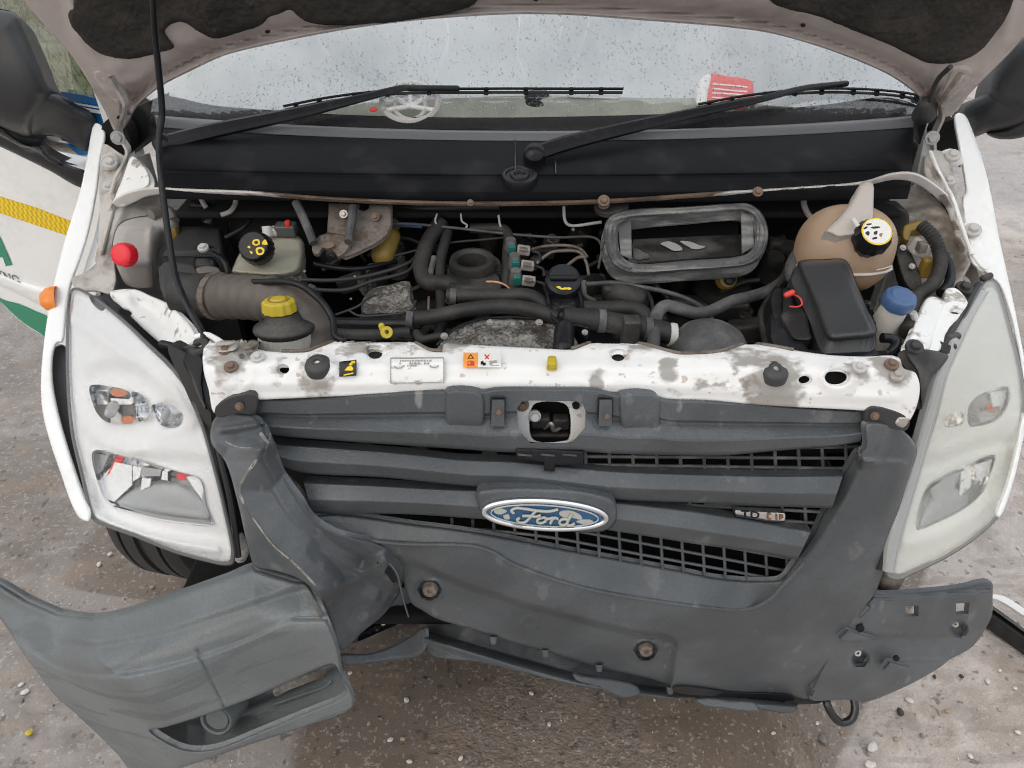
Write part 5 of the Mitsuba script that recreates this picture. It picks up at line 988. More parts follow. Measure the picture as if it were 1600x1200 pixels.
for i, (pts, m) in enumerate((([(148,606),(170,606),(168,632),(152,632)],'chrome'), ([(173,622),(203,624),(206,632),(174,632)],'white_bezel'), ([(172,650),(180,640),(190,650),(188,660),(174,660)],'pale_metal'))):
    add(hk + ('__indicator_facet' if i == 0 else f'__indicator_facet_{i:03d}'), patch(pts, hb, th=.002, step=3, lift=-.018, sm=False), m)
add(hk + '__indicator_shade', patch([(150,634),(170,632),(172,648),(160,656),(154,648)], hb, th=.002, step=3, lift=-.020), 'brown_metal')
add(hk + '__indicator_shade_001', patch([(192,634),(208,632),(210,645),(196,650)], hb, th=.002, step=3, lift=-.020), 'brown_metal')
add(hk + '__sidelight_bowl', patch(sml, hb, th=.002, step=5, bowl=.025, bw=15), 'chrome', 60); add(hk + '__sidelight_bulb', hull([hb.at([(261,645)])[0], hb.at([(260,648)])[0]+[0,-.008,0]], .007), 'lens_grey')
add(hk + '__main_bowl', patch(mainl, hb, th=.002, step=6, bowl=.06, bw=40), 'chrome', 60)
add(hk + '__main_lens', patch([(174,788),(190,774),(215,760),(250,752),(280,754),(305,768),(322,790),(330,816),(300,816),(240,805),(200,795)], hb, th=.004, step=6, bev=.02, bw=24, lift=-.012), 'lens_grey', 60)
for i, (pts, m) in enumerate((([(180,716),(192,718),(176,738),(166,744)],'red_plastic'), ([(275,740),(288,743),(290,751),(277,749)],'red_plastic'), ([(146,708),(170,712),(160,735),(152,742)],'lens_grey'), ([(222,730),(252,734),(250,744),(220,744)],'lens_grey'), ([(262,738),(266,739),(266,752),(262,752)],'black_frit'), ([(158,776),(154,752),(180,722),(206,728),(206,758),(178,784)],'white_bezel'), ([(222,747),(236,748),(234,760),(220,766)],'white_bezel'), ([(254,736),(262,738),(262,751),(252,749)],'white_bezel'), ([(291,744),(311,752),(320,786),(302,762)],'white_bezel'), ([(208,728),(221,731),(218,746),(208,752)],'silver_bezel'), ([(238,745),(250,746),(248,751),(240,752)],'black_frit'))):
    add(hk + ('__reflection_facet' if i == 0 else f'__reflection_facet_{i:03d}'), patch(pts, hb, th=.002, step=4, lift=-.016, sm=False), m)  # white, grey and dark facets paint reflections into the bowl
add(hk + '__lower_strip', slat([(176,790),(250,808),(330,818)], [(178,793),(250,813),(330,823)], hb, [(0,0),(.5,.006),(1,0)], nu=20, th=.01), 'chrome')
add(hk + '__lens', patch(hl, HL, th=.0, step=7, closed=False, rel=lambda P: 0*P[:,0]), 'clear_lens', True)
rim = spl(hl, 4, True)
add(hk + '__rim', tube(HL.at(rim) + [0,.003,-.002], .0032, 8, 1, smooth=False, closed=True), 'lens_rim')
add(hk + '__case', patch([(112,470),(150,480),(232,552),(290,620),(325,730),(350,865),(270,850),(160,806),(130,740),(112,610)], OFF(HL, [.0,.10,-.03]), th=.01, step=9), 'black_plastic')
for i, (x, y) in enumerate(((247,547),)): add(hk + ('__lug' if i == 0 else f'__lug_{i:03d}'), hull([HL.at([(x,y)])[0]+[0,.02,0], HL.at([(x+10,y+8)])[0]+[0,.03,.0]], .007), 'black_plastic')
add(hk + '__seal', tube(HL.at(spl([(278,578),(290,592),(300,608),(322,660),(342,730),(356,790),(368,876)], 5)) + [0,.014,-.006], .0055, 8, 1, smooth=False), 'black_rubber')
# right lamp
HR = RB([(1545,442,.38),(1590,560,.24),(1604,640,.16),(1560,810,.03),(1400,900,-.075),(1460,625,.035),(1410,790,-.035),(1500,515,.14),(1480,860,-.04),(1520,700,.07),(1430,700,.0)])
hk = 'van__' + key_for('headlight')
hr = [(1536,446),(1545,438),(1556,440),(1568,470),(1580,515),(1592,560),(1601,610),(1600,650),(1590,705),(1575,765),(1560,806),(1528,838),(1480,870),(1430,894),(1404,905),(1388,900),(1386,885),(1396,840),(1415,780),(1438,700),(1455,635),(1470,580),(1490,535),(1515,485)]
indr = [(1512,640),(1520,625),(1540,612),(1575,604),(1580,615),(1574,640),(1560,656),(1535,666),(1515,666)]
mainr = [(1448,760),(1470,745),(1500,730),(1540,712),(1556,712),(1548,745),(1540,765),(1522,785),(1500,800),(1470,815),(1432,828)]
smr = [(1474,655),(1490,645),(1505,645),(1506,662),(1490,668),(1476,668)]
def hrel3(P):
    return ridge(P, spl([(1475,706),(1510,694),(1550,672),(1575,650)]), 18, .008) + ridge(P, [(1420,850),(1470,835),(1530,800),(1556,780)], 12, .010) + ridge(P, [(1465,640),(1500,570),(1540,480)], 14, .008) - .010*np.exp(-((below(P,[(1455,728),(1510,705),(1560,690)]))/8)**2)
add(hk + '__bezel', patch([(1540,452),(1552,450),(1576,520),(1595,610),(1593,650),(1583,702),(1568,762),(1553,802),(1524,832),(1478,863),(1430,886),(1400,896),(1408,850),(1427,780),(1450,700),(1468,640),(1482,585),(1502,540),(1524,492)], UP(HR, -.022), th=.003, step=6, holes=[indr,mainr,smr], rel=hrel3), 'haze_bezel', 60)
hb = UP(HR, -.027)
add(hk + '__indicator_bowl', patch(indr, hb, th=.002, step=5, bowl=.035, bw=24), 'chrome', 60); add(hk + '__sidelight_bowl', patch(smr, hb, th=.002, step=5, bowl=.02, bw=10), 'chrome', 60)
add(hk + '__main_bowl', patch(mainr, hb, th=.002, step=6, bowl=.05, bw=34), 'chrome', 60)
add(hk + '__main_lens', patch([(1436,826),(1448,790),(1465,765),(1490,760),(1515,775),(1505,798),(1470,815)], hb, th=.003, step=6, bev=.015, bw=20, lift=-.012), 'lens_grey', 60)
for i, (pts, m) in enumerate((([(1455,765),(1480,745),(1500,738),(1490,765),(1462,790)],'lens_grey'), ([(1502,738),(1520,730),(1516,760),(1500,775)],'white_bezel'), ([(1522,728),(1550,718),(1545,740),(1528,752)],'silver_bezel'), ([(1500,752),(1506,748),(1514,775),(1508,780)],'chrome'), ([(1518,622),(1540,616),(1545,632),(1522,642)],'lens_grey'), ([(1548,614),(1572,608),(1568,632),(1552,636)],'white_bezel'), ([(1528,646),(1552,640),(1556,652),(1534,660)],'pale_metal'))):
    add(hk + ('__reflection_facet' if i == 0 else f'__reflection_facet_{i:03d}'), patch(pts, hb, th=.002, step=4, lift=-.014, sm=False), m)  # facet tones painted as reflections in the right lamp bowls
add(hk + '__indicator_bulb', hull([hb.at([(1548,640)])[0], hb.at([(1540,630)])[0]+[0,-.01,0]], .006), 'amber_reflex')
add(hk + '__lens', patch(hr, HR, th=0, step=7, closed=False, rel=lambda P: 0*P[:,0]), 'hazy_lens', True, label='yellowed hazy headlight lens')
add(hk + '__rim', tube(HR.at(spl(hr, 4, True)) + [0,.003,-.002], .0032, 8, 1, smooth=False, closed=True), 'lens_rim')
add(hk + '__border', slat([(1532,452),(1508,492),(1484,538),(1464,582),(1448,636),(1430,701),(1408,780),(1389,840),(1382,893)], [(1545,456),(1522,496),(1500,542),(1480,588),(1465,640),(1448,705),(1426,784),(1408,846),(1398,896)], UP(HR,-.004), [(0,0),(.3,.004),(.7,.004),(1,0)], nu=60, th=.01), 'lens_grey')
add(hk + '__case', patch([(1540,460),(1560,480),(1590,600),(1585,680),(1556,796),(1480,855),(1405,890),(1430,780),(1470,640),(1500,545)], OFF(HR, [.0,.10,-.03]), th=.01, step=9), 'black_plastic')
add(hk + '__seal', tube(HR.at(spl([(1536,446),(1514,482),(1488,532),(1468,576),(1452,632),(1434,698),(1411,776),(1391,840),(1380,895)], 5)) + [0,.014,-.006], .007, 8, 1, smooth=False), 'dusty_rubber')
for i, (x, y) in enumerate(((1548,440),(1497,536),(1490,553))): add(hk + ('__lug' if i == 0 else f'__lug_{i:03d}'), hull([HR.at([(x,y)])[0]+[0,.01,.008], HR.at([(x-6,y+8)])[0]+[0,.02,.008]], .007), 'dusty_rubber')
V('lamp_gap_shade', patch([(1434,560),(1470,556),(1486,540),(1470,590),(1450,650),(1420,740),(1392,840),(1376,900),(1366,890),(1380,820),(1400,760),(1424,690),(1432,640),(1440,610)], FSin(.06), th=.03, step=9), 'black_rubber')  # black strips here and below paint the shade in the lamp gaps
V('lamp_gap_shade', patch([(262,540),(290,552),(316,560),(318,600),(330,650),(332,690),(350,760),(372,850),(360,860),(340,750),(312,660),(290,610)], FSin(.06), th=.03, step=9), 'black_rubber')
V('lamp_bracket', patch([(1414,549),(1420,544),(1440,545),(1470,550),(1482,556),(1470,575),(1456,590),(1440,640),(1436,600),(1432,580),(1418,560)], RB([(1415,548,.03),(1480,556,.06),(1440,640,-.02),(1436,590,.0)]), th=.008, step=6, bev=.006, bw=5), 'dusty_rubber'); V('bracket_bolt', bolt(q(1427,547,.02)+[0,0,.006], .009, (0,-.4,1)), 'black_rubber')
V('lamp_bracket', patch([(262,544),(285,540),(308,546),(318,562),(316,600),(322,640),(310,620),(296,586),(278,560)], RB([(262,544,.10),(308,546,.05),(316,600,.01),(320,640,-.01)]), th=.008, step=6, bev=.006, bw=5), 'black_plastic')
# ------------------------------------------------------------------ engine bay: its walls
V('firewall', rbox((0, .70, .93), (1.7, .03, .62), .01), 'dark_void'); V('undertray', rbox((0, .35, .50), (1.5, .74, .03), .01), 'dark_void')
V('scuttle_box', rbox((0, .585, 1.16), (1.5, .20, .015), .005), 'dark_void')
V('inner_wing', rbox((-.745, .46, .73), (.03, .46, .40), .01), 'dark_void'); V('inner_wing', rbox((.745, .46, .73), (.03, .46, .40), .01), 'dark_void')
iL = RB([(180,330,.55),(260,320,.60),(150,440,.42),(175,455,.38),(230,420,.45)])
V('wing_panel', patch([(184,326),(206,320),(236,308),(300,306),(306,320),(262,330),(215,345),(186,372),(178,410),(180,440),(172,458),(152,454),(120,452),(112,436),(132,426),(150,411),(166,370),(178,330)], iL, th=.004, step=8, rel=lambda P: ridge(P,[(190,330),(172,370),(160,420)],6,.01)), 'inner_paint', label='dusty beige inner wing panel by the red capped bottle')
tw = RB([(165,458,.36),(240,470,.32),(300,535,.12),(260,545,.18),(200,480,.32)])
V('lamp_support', patch([(172,456),(188,452),(212,452),(235,462),(262,474),(285,494),(302,515),(308,532),(296,542),(272,546),(262,544),(240,528),(215,505),(190,480),(174,466)], tw, th=.006, step=7, bev=.006, bw=6, holes=[ell(196,488,10,4.5,14,.3)], rel=lambda P: -ridge(P,[(215,470),(245,490),(262,520)],9,.012)+ridge(P,[(180,460),(205,470)],6,.005)), 'slam_paint')
V('support_hole_shade', patch(ell(196,488,11,5.5,14,.3), UP(tw,-.012), th=.002, step=3), 'dark_void')  # dark disc behind the hole, standing in for its inner shade
V('support_tab', patch([(150,452),(160,450),(172,455),(178,466),(172,474),(160,468)], OFF(tw,[0,-.03,.0]), th=.004, step=5, bev=.003, bw=3), 'dusty_rubber')
iR = RB([(1380,300,.60),(1470,310,.58),(1500,420,.40),(1450,450,.40),(1380,420,.50),(1500,500,.26)])
V('wing_panel', patch([(1384,296),(1404,288),(1440,296),(1470,318),(1486,345),(1500,390),(1516,408),(1506,430),(1500,470),(1492,500),(1470,470),(1440,470),(1420,440),(1410,380),(1398,340),(1384,320)], iR, th=.004, step=8, rel=lambda P: .02*np.exp(-((np.hypot(P[:,0]-1452,P[:,1]-390)-62)/12)**2)), 'inner_paint', label='dusty beige inner wing panel behind the ribbed harness')
V('wing_hole', lathe([(0,.002),(.012,.002),(.012,-.02)], iR.at([(1492,436)])[0]+[0,-.012,0], (-.4,-.6,.5), 16, squash=1.5), 'dark_void')
sR = RB([(1450,465,.24),(1480,455,.26),(1415,540,.08),(1450,545,.10),(1510,470,.24),(1500,420,.34)])
V('lamp_support', patch([(1478,452),(1492,450),(1506,462),(1512,474),(1502,490),(1486,515),(1470,546),(1456,552),(1446,549),(1454,520),(1464,490),(1474,468)], UP(sR,.03), th=.006, step=6, bev=.004, bw=4, rel=lambda P: .007*(meshkit.fbm(np.c_[P/9., np.zeros(len(P))],3)-.5), holes=[ell(1494,486,10,4.5,14)]), 'slam_paint')
V('support_strap', patch([(1448,466),(1456,463),(1468,466),(1477,472),(1470,490),(1460,520),(1449,549),(1430,548),(1416,545),(1424,520),(1438,485)], sR, th=.006, step=6, bev=.006, bw=6, lift=.02), 'slam_paint')
V('support_tab', patch([(1500,404),(1516,402),(1540,420),(1536,436),(1516,456),(1502,442),(1506,424)], OFF(fRS,[-.02,.0,-.03]), th=.004, step=6, bev=.004, bw=4), 'inner_paint')
V('support_screw', bolt(q(1507,450,.30)+[0,0,.0], .010, (0,-.3,1), 1.6), 'dusty_rubber')
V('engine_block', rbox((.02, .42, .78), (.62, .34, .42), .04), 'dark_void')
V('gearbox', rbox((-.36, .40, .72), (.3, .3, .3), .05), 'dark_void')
B = lambda name, pts, Y, ext, mat, **k: V(name, patch(pts, PL([0, Y, 0], [0, -.8, .6]) if not hasattr(Y, 'at') else Y, step=k.pop('step', 6), ext=ext, bev=k.pop('bev', .006), bw=k.pop('bw', 5), **k), mat)
def tilt(px, py, Y, n=(0, -.35, .94)): return PL(q(px, py, Y), n)
# bottle with a red cap
bS = RB([(180,400,.40),(235,415,.40),(190,345,.47),(270,335,.50),(277,355,.49)])
V('fluid_bottle', patch([(175,390),(178,366),(186,350),(200,342),(235,336),(266,334),(277,340),(279,356),(270,363),(252,366),(243,384),(240,405),(236,416),(214,418),(190,414),(178,404)], bS, th=.05, step=5, bev=.035, bw=16, rel=lambda P: ridge(P,[(190,352),(235,356),(236,410)],5,.006)), 'grubby_plastic', label='milky fluid bottle')
def cap(name, px, py, Y, r, h, ax, mat, lobes=None, seg=36, parent=None, top=.0):
    o = q(px, py, Y); R = r * depth(o) / FOC
    add(parent + '__' + key_for(name) if parent else 'van__' + name, lathe([(0,h+top),(R*.5,h+top),(R*.55,h),(R*.86,h),(R*.97,h-.004),(R,h-.010),(R,.0),(R*.9,-.006)], o, ax, seg, lobes), mat, 30); return o, R
add('van__fluid_bottle__cap', lathe([(0,.015),(.012,.015),(.017,.014),(.020,.0125),(.0222,.009),(.0232,.0),(.0234,-.010),(.022,-.012)], q(194,398,.36), (-.10,-1,.55), 36, (18,.02)), 'red_cap', 30)
V('fluid_pipe', tube([q(236,336,.49), q(262,330,.52), q(272,345,.5)], .012, 8), 'brown_plastic')
V('fluid_clip', rbox(q(272,366,.50), (.02,.02,.035), .004), 'ochre_plastic')
# air filter box and intake
Z0 = q(315,354,.53)[2]
V('air_filter_box', patch([(284,354),(345,354),(347,402),(252,402)], ZP(Z0), ext=(0,0,-.32), step=5, bev=.008, bw=5, sm=False, rel=lambda P: ridge(P, [(262,390),(345,388)], 3, .006)), 'filter_plastic')
V('air_filter_box_side', patch([(247,418),(262,404),(330,404),(330,430),(296,440),(282,500),(262,480),(250,450)], RB([(247,418,.38),(330,404,.42),(282,500,.30),(260,450,.35)]), th=.04, step=6, bev=.008, bw=6, sm=False), 'filter_plastic')
V('airflow_sensor', hull([q(312,395,.42), q(330,395,.42), q(314,415,.40), q(331,415,.40)], .014), 'black_plastic')
V('sensor_screw', bolt(q(322,392,.40)+[0,-.01,.012], .007), 'pale_metal'); V('sensor_flange', patch([(306,420),(316,416),(340,418),(344,424),(330,430),(312,428)], tilt(325,424,.37), th=.006, step=4, bev=.003, bw=3), 'brown_plastic')
A0 = [q(280,458,.30), q(310,462,.29), q(338,462,.27)]
V('intake_housing', tube(A0, [.041,.042,.045], 28), 'dusty_rubber')
V('intake_clamp', tube([q(336,462,.27), q(344,463,.265)], .0458, 28, 2), 'brown_metal')
V('intake_duct', tube([q(344,463,.265), q(375,464,.25), q(405,466,.235), q(440,474,.22), q(468,494,.20), q(484,525,.18), q(490,560,.16)], [.042,.041,.041,.045,.048,.048,.046], 30, 18, ribs=(.026,.035)), 'duct_plastic', 50, 'brown ribbed air intake duct')
V('sensor_hose', ptube([(332,396,.41),(350,408,.38),(358,428,.36),(374,438,.28),(400,441,.225),(440,440,.205),(470,446,.19),(490,460,.18),(508,478,.16),(520,500,.14),(524,525,.11),(538,532,.10)], 5.2, 10), 'black_plastic')
V('hose_clip', rbox(q(484,455,.26), (.014,.012,.028), .003, ry(.5)), 'grey_rubber')
# brake fluid reservoir
V('brake_reservoir', patch([(362,425),(366,412),(376,392),(392,372),(412,366),(452,364),(468,370),(475,380),(474,400),(470,420),(458,430),(440,434),(400,432),(372,430)], RB([(362,420,.36),(412,368,.44),(470,372,.44),(470,420,.38),(410,430,.34)]), th=.05, step=5, bev=.02, bw=9, rel=lambda P: ridge(P,[(366,424),(420,428),(466,422)],3,.004) - .012*ss(6,-6,below(P,[(360,402),(420,400),(475,396)]))), 'olive_plastic', label='olive translucent brake fluid reservoir')
V('master_cylinder', hull([q(395,445,.36), q(460,440,.40)], .028), 'cast_metal')
o = q(404,390,.37); add('van__brake_reservoir__cap', lathe([(0,.030),(.026,.030),(.0285,.028),(.031,.020),(.0325,.0),(.031,-.004)], o, (-.05,-.75,.65), 40, (20,.02)), 'black_plastic', 30)
fx, fy, fz = frame((-.05,-.75,.65)); cS = PL(o + fz*.0305, fz)
for i, pts in enumerate(([(396,375),(404,374),(406,381),(399,384),(394,380)], [(409,381),(414,374),(418,382)], [(400,388),(408,386),(413,390),(411,397),(402,398)], [(390,392),(395,394),(393,397)], [(386,386),(390,384),(391,388)])):
    add('van__brake_reservoir__' + ('pictogram' if i == 0 else f'pictogram_{i:03d}'), patch(pts, cS, th=.0005, step=3, lift=.0008), 'yellow_vinyl')
    if i in (0, 2): add('van__brake_reservoir__' + ('pictogram_mark' if i == 0 else 'pictogram_mark_001'), patch(Polygon(pts).centroid.coords[0] + (np.array(pts) - Polygon(pts).centroid.coords[0]) * .5, cS, th=.0005, step=3, lift=.0014), 'black_plastic')
V('brake_neck', tube([q(418,366,.44)-[0,0,.005], q(417,354,.45)], .0105, 12, 2), 'milky_plastic'); V('brake_connector', rbox(q(447,358,.46), (.042,.03,.024), .004), 'lens_rim'); V('connector_tab', rbox(q(451,352,.455)+[0,-.004,.006], (.010,.012,.012), .002), 'red_plastic'); V('brake_connector', rbox(q(430,361,.455), (.018,.02,.018), .004), 'milky_plastic')
# bracket near the scuttle
V('wiper_bracket', patch([(514,318),(612,320),(612,350),(607,364),(598,374),(584,383),(556,396),(540,402),(532,398),(546,386),(546,370),(511,364)], RB([(515,322,.47),(612,320,.46),(600,370,.41),(530,400,.36),(515,365,.41)]), th=.005, step=6, bev=.004, bw=4, holes=[ell(568,322,9,7,14)], sm=False), 'brown_metal', label='brown steel bracket under the scuttle')
V('bracket_foot', patch([(488,384),(500,368),(520,366),(545,370),(548,380),(536,398),(528,401),(522,393),(505,388),(498,397),(490,396)], RB([(490,385,.37),(545,372,.385),(530,400,.355),(500,370,.39)]), th=.005, step=5, bev=.003, bw=3, jag=1.0), 'brown_metal'); V('bracket_rust', patch([(505,384),(512,378),(522,380),(520,386),(508,388)], RB([(490,385,.362),(545,372,.377),(530,400,.347),(500,370,.382)]), th=.001, step=4, jag=1.0), 'rusty_steel')
for p_ in ([(462,316,.44),(478,350,.40),(490,380,.365)], [(552,322,.44),(549,350,.41),(544,378,.37)]): V('bracket_arm', tube([q(*x) for x in p_], .0085, 8, 3), 'grey_rubber')
for x, y, m in ((538,334,'pale_metal'),(587,338,'rusty_steel')): V('bracket_bolt', bolt(q(x,y,.44)+[0,-.006,.002], .0055, (0,-.8,.5)), 'steel' if m == 'pale_metal' else m)
V('ochre_housing', hull([q(600,385,.46), q(608,370,.48), q(598,398,.44)], .024), 'ochre_plastic')
V('ochre_housing', hull([q(604,358,.50), q(612,352,.50)], .018), 'ochre_plastic')
V('brake_servo', lathe([(0,.05),(.05,.045),(.10,.02),(.125,-.02),(.125,-.08)], q(440,368,.56), (0,-1,.1), 36), 'dark_void')
for p_, r in (([(312,306,.50),(318,318,.50),(322,324,.50)],5), ([(366,306,.50),(368,316,.50),(360,330,.48),(345,336,.47)],5), ([(1257,303,.50),(1256,318,.49),(1263,335,.48),(1275,346,.47)],6), ([(881,322,.47),(883,345,.46),(890,352,.46),(940,347,.46)],3.2), ([(683,334,.47),(680,345,.46),(683,352,.46)],2), ([(720,334,.47),(722,346,.46),(730,352,.46),(727,357,.46)],2), ([(779,336,.47),(781,350,.46),(784,357,.46)],2.4)):
    V('hook', ptube(p_, r*.75, 8), 'pale_metal' if r < 4 else 'grubby_plastic')
# steering fluid reservoir with yellow cap
V('steering_reservoir', lathe([(.047,-.012),(.052,-.007),(.0535,-.002),(.052,.002),(.046,.006),(.034,.012),(.027,.026),(0,.026)], q(444,510,.15), (0,.2,1), 40), 'dusty_rubber')
add('van__steering_reservoir__bottle', lathe([(0,-.16),(.042,-.15),(.046,-.10),(.047,-.008)], q(444,510,.15), (0,.2,1), 40), 'milky_plastic')
add('van__steering_reservoir__cap', lathe([(0,.050),(.012,.050),(.014,.047),(.025,.046),(.0275,.043),(.0285,.034),(.029,.026),(.026,.024)], q(440,508,.15), (0,.2,1), 48, (11,.035)), 'yellow_cap', 30, 'yellow screw cap of the steering fluid reservoir')
add('van__steering_reservoir__cap_ring', lathe([(.0155,.0465),(.0155,.0482),(.018,.0482),(.018,.0465)], q(440,508,.15), (0,.2,1), 30), 'ochre_plastic')
# hoses and pipes
HS = [('coolant_hose', [(690,345,.48),(668,380,.44),(658,420,.38),(668,441,.34),(695,442,.32),(712,450,.31),(710,470,.29),(702,480,.28)], 13, 'dusty_rubber'),
 ('coolant_hose', [(700,462,.27),(740,462,.26),(790,462,.25),(825,462,.24),(845,472,.23),(860,490,.21)], 11.5, 'dusty_rubber'),
 ('coolant_hose', [(640,499,.20),(680,494,.20),(730,484,.20),(790,479,.20),(840,486,.19),(870,497,.18)], 12, 'dusty_rubber'),
 ('coolant_hose', [(910,482,.21),(950,482,.21),(990,482,.21),(1005,490,.20),(1012,500,.19)], 12.5, 'dusty_rubber'),
 ('radiator_hose', [(1020,545,.10),(1024,510,.15),(1027,490,.19),(1040,478,.21),(1060,482,.21),(1085,489,.21),(1110,486,.23),(1145,470,.27),(1175,463,.30),(1205,452,.33),(1228,432,.38),(1238,410,.41),(1252,392,.43)], 9.5, 'grey_rubber'),
 ('top_hose', [(880,496,.17),(930,500,.17),(980,508,.16),(1020,514,.15),(1050,522,.14)], 17, 'dusty_rubber'),
 ('lower_hose', [(520,505,.20),(560,506,.20),(610,506,.20),(640,506,.19)], 10, 'black_plastic'),
 ('brake_pipe', [(470,437,.36),(520,438,.36),(580,430,.38),(640,410,.42),(660,392,.46),(700,386,.48)], 3.2, 'black_rubber'),
 ('brake_pipe', [(480,452,.34),(540,453,.34),(580,440,.36),(640,422,.40),(652,402,.43),(660,395,.45)], 3.2, 'black_rubber'),
 ('brake_pipe', [(490,412,.38),(520,418,.38),(560,420,.38),(620,408,.44)], 4.2, 'black_plastic'),
 ('wire', [(524,492,.22),(560,478,.24),(580,462,.27),(610,462,.28),(640,460,.28),(642,448,.30)], 1.8, 'black_rubber'),
 ('wire', [(545,485,.22),(560,493,.21),(600,492,.21),(640,486,.22),(650,470,.26)], 1.8, 'black_rubber'),
 ('choke_cable', [(590,350,.46),(640,350,.46),(700,355,.46),(800,366,.45),(870,371,.44),(930,372,.44),(940,385,.42),(935,420,.38)], 2.2, 'grey_rubber'),
 ('choke_cable', [(600,349,.47),(660,353,.465)], 4.2, 'cable_blue'),
 ('choke_cable', [(615,400,.44),(700,380,.46),(760,374,.46),(830,366,.46)], 2.0, 'black_rubber'),
 ('fuel_pipe', [(838,412,.37),(860,395,.39),(880,392,.40),(905,394,.40),(916,410,.37),(920,430,.34)], 2.4, 'brown_metal'),
 ('fuel_pipe', [(830,390,.40),(850,385,.42),(890,384,.42),(908,390,.41),(918,402,.39)], 2.4, 'brown_metal'),
 ('fuel_pipe', [(872,432,.33),(890,412,.36),(905,402,.38),(915,402,.38)], 2.6, 'brown_metal'),
 ('fuel_pipe', [(912,440,.31),(914,462,.28),(930,472,.26)], 4.5, 'grey_rubber'),
 ('cable', [(916,444,.30),(960,442,.30),(985,446,.30),(1040,456,.30),(1080,470,.28),(1105,488,.24),(1115,506,.20)], 3.8, 'grey_rubber'),
 ('cable', [(1012,430,.35),(1025,446,.33),(1045,466,.30)], 3.5, 'dusty_rubber'),
 ('fan_cowl_strut', [(1000,440,.34),(1018,470,.26),(1020,500,.2)], 3, 'dusty_rubber'),
 ('breather', [(735,357,.47),(790,360,.46),(792,400,.40),(790,450,.33)], 8, 'dusty_rubber'),
 ('breather', [(700,360,.47),(690,400,.41),(688,430,.36),(690,500,.24),(684,530,.18)], 8.5, 'dusty_rubber'),
 ('spring_hose', [(678,402,.40),(674,420,.37),(672,432,.35)], 4.5, 'grey_rubber'), ('rod', [(670,464,.30),(669,490,.25)], 2, 'brown_metal'),
 ('copper_wire', [(760,440,.29),(778,441,.28),(790,446,.28),(797,452,.28)], 1.5, 'copper'),
 ('pump_pipe', [(525,520,.15),(545,522,.15),(590,522,.16),(640,518,.17)], 8, 'dusty_rubber'),
 ('battery_cable', [(1378,528,.10),(1395,530,.10),(1400,538,.09),(1390,552,.07),(1380,556,.05)], 8, 'black_plastic'),
 ('tank_hose', [(1260,384,.40),(1246,396,.38),(1236,415,.35),(1236,432,.32),(1244,440,.30)], 9, 'grey_rubber'),
 ('loom', [(1200,470,.30),(1190,490,.26),(1194,520,.2),(1200,545,.12)], 6, 'dusty_rubber'), ('loom', [(1222,440,.34),(1200,470,.29),(1198,500,.24),(1210,530,.16)], 4, 'dusty_rubber'),
 ('loom', [(300,320,.52),(330,325,.52),(325,350,.50)], 9, 'black_plastic'), ('loom', [(400,330,.52),(380,355,.48),(352,372,.46)], 4, 'black_plastic'), ('loom', [(780,322,.5),(700,324,.5),(600,330,.52)], 6, 'black_rubber'),
 ('loom', [(650,520,.17),(660,530,.15),(690,526,.15),(700,535,.13)], 7, 'dusty_rubber')]
for nm, pts, r, m in HS: V(nm, ptube(pts, r, 12, 7, ribs=(.010, .10) if nm == 'spring_hose' else None), m)
for x, y, Y, r in ((708,463,.265,13),(640,500,.195,14),(1012,514,.15,19),(940,501,.165,18.5),(1050,523,.14,19)):
    c = q(x, y, Y); R = r * depth(c) / FOC; V('hose_clamp', tube([c + [-.006,0,0], c + [.006,0,-.001]], R, 20, 2), 'grey_rubber' if x != 1050 else 'pale_metal')
# castings
B('thermostat_casting', [(566,470),(580,452),(612,444),(640,440),(642,470),(650,482),(640,488),(600,490),(566,490)], RB([(566,480,.24),(640,445,.30),(645,485,.22)]), (0,.05,-.10), 'cast_metal', rel=lambda P: .02*(meshkit.fbm(np.c_[P/12., np.zeros(len(P))],3)-.5)+ridge(P,[(572,466),(610,462),(640,462)],2.5,.004))
B('throttle_body', [(700,418),(712,430),(730,428),(776,428),(782,440),(782,452),(705,452)], RB([(700,418,.36),(780,450,.30),(740,430,.34)]), (0,.06,-.12), 'dusty_rubber')
tb = q(738,410,.37)
V('throttle_ring', lathe([(.030,-.06),(.030,.004),(.036,.010),(.043,.009),(.046,.003),(.045,-.01),(.045,-.08)], tb, (0,-.05,1), 40), 'dusty_rubber'); V('throttle_plate', lathe([(0,-.03),(.031,-.03)], tb, (0,-.05,1), 24), 'dark_void')
V('rocker_cover', rbox(q(755,480,.36)-[0,0,.06], (.30,.16,.10), .03), 'dusty_rubber')
B('timing_cover', [(684,540),(696,528),(715,514),(750,501),(800,498),(840,500),(862,506),(880,512),(900,530),(905,548),(900,556),(690,556)], RB([(684,540,.10),(800,498,.19),(900,545,.10),(790,540,.12)]), (0,.04,-.10), 'cast_metal', rel=lambda P: .02*(meshkit.fbm(np.c_[P/14., np.zeros(len(P))],3)-.5) - .006*np.exp(-((pd(P,[(700,545),(725,520),(790,505),(850,510),(885,530)]))/5)**2))
V('cover_flange', ptube([(682,540,.105),(694,528,.12),(714,512,.15),(750,499,.185),(800,495,.19),(845,498,.185)], 2.2, 8), 'black_plastic')
for x, y, Y, r in ((695,526,.115,6),(766,505,.17,6),(842,505,.16,6),(913,520,.13,5),(556,433,.35,2),(550,468,.3,2),(478,425,.37,2.5),(895,360,.45,3)): V('engine_bolt', bolt(q(x,y,Y)+[0,-.008,.006], r*depth(q(x,y,Y))/FOC*.75, (0,-.4,1), 1.3), 'steel')
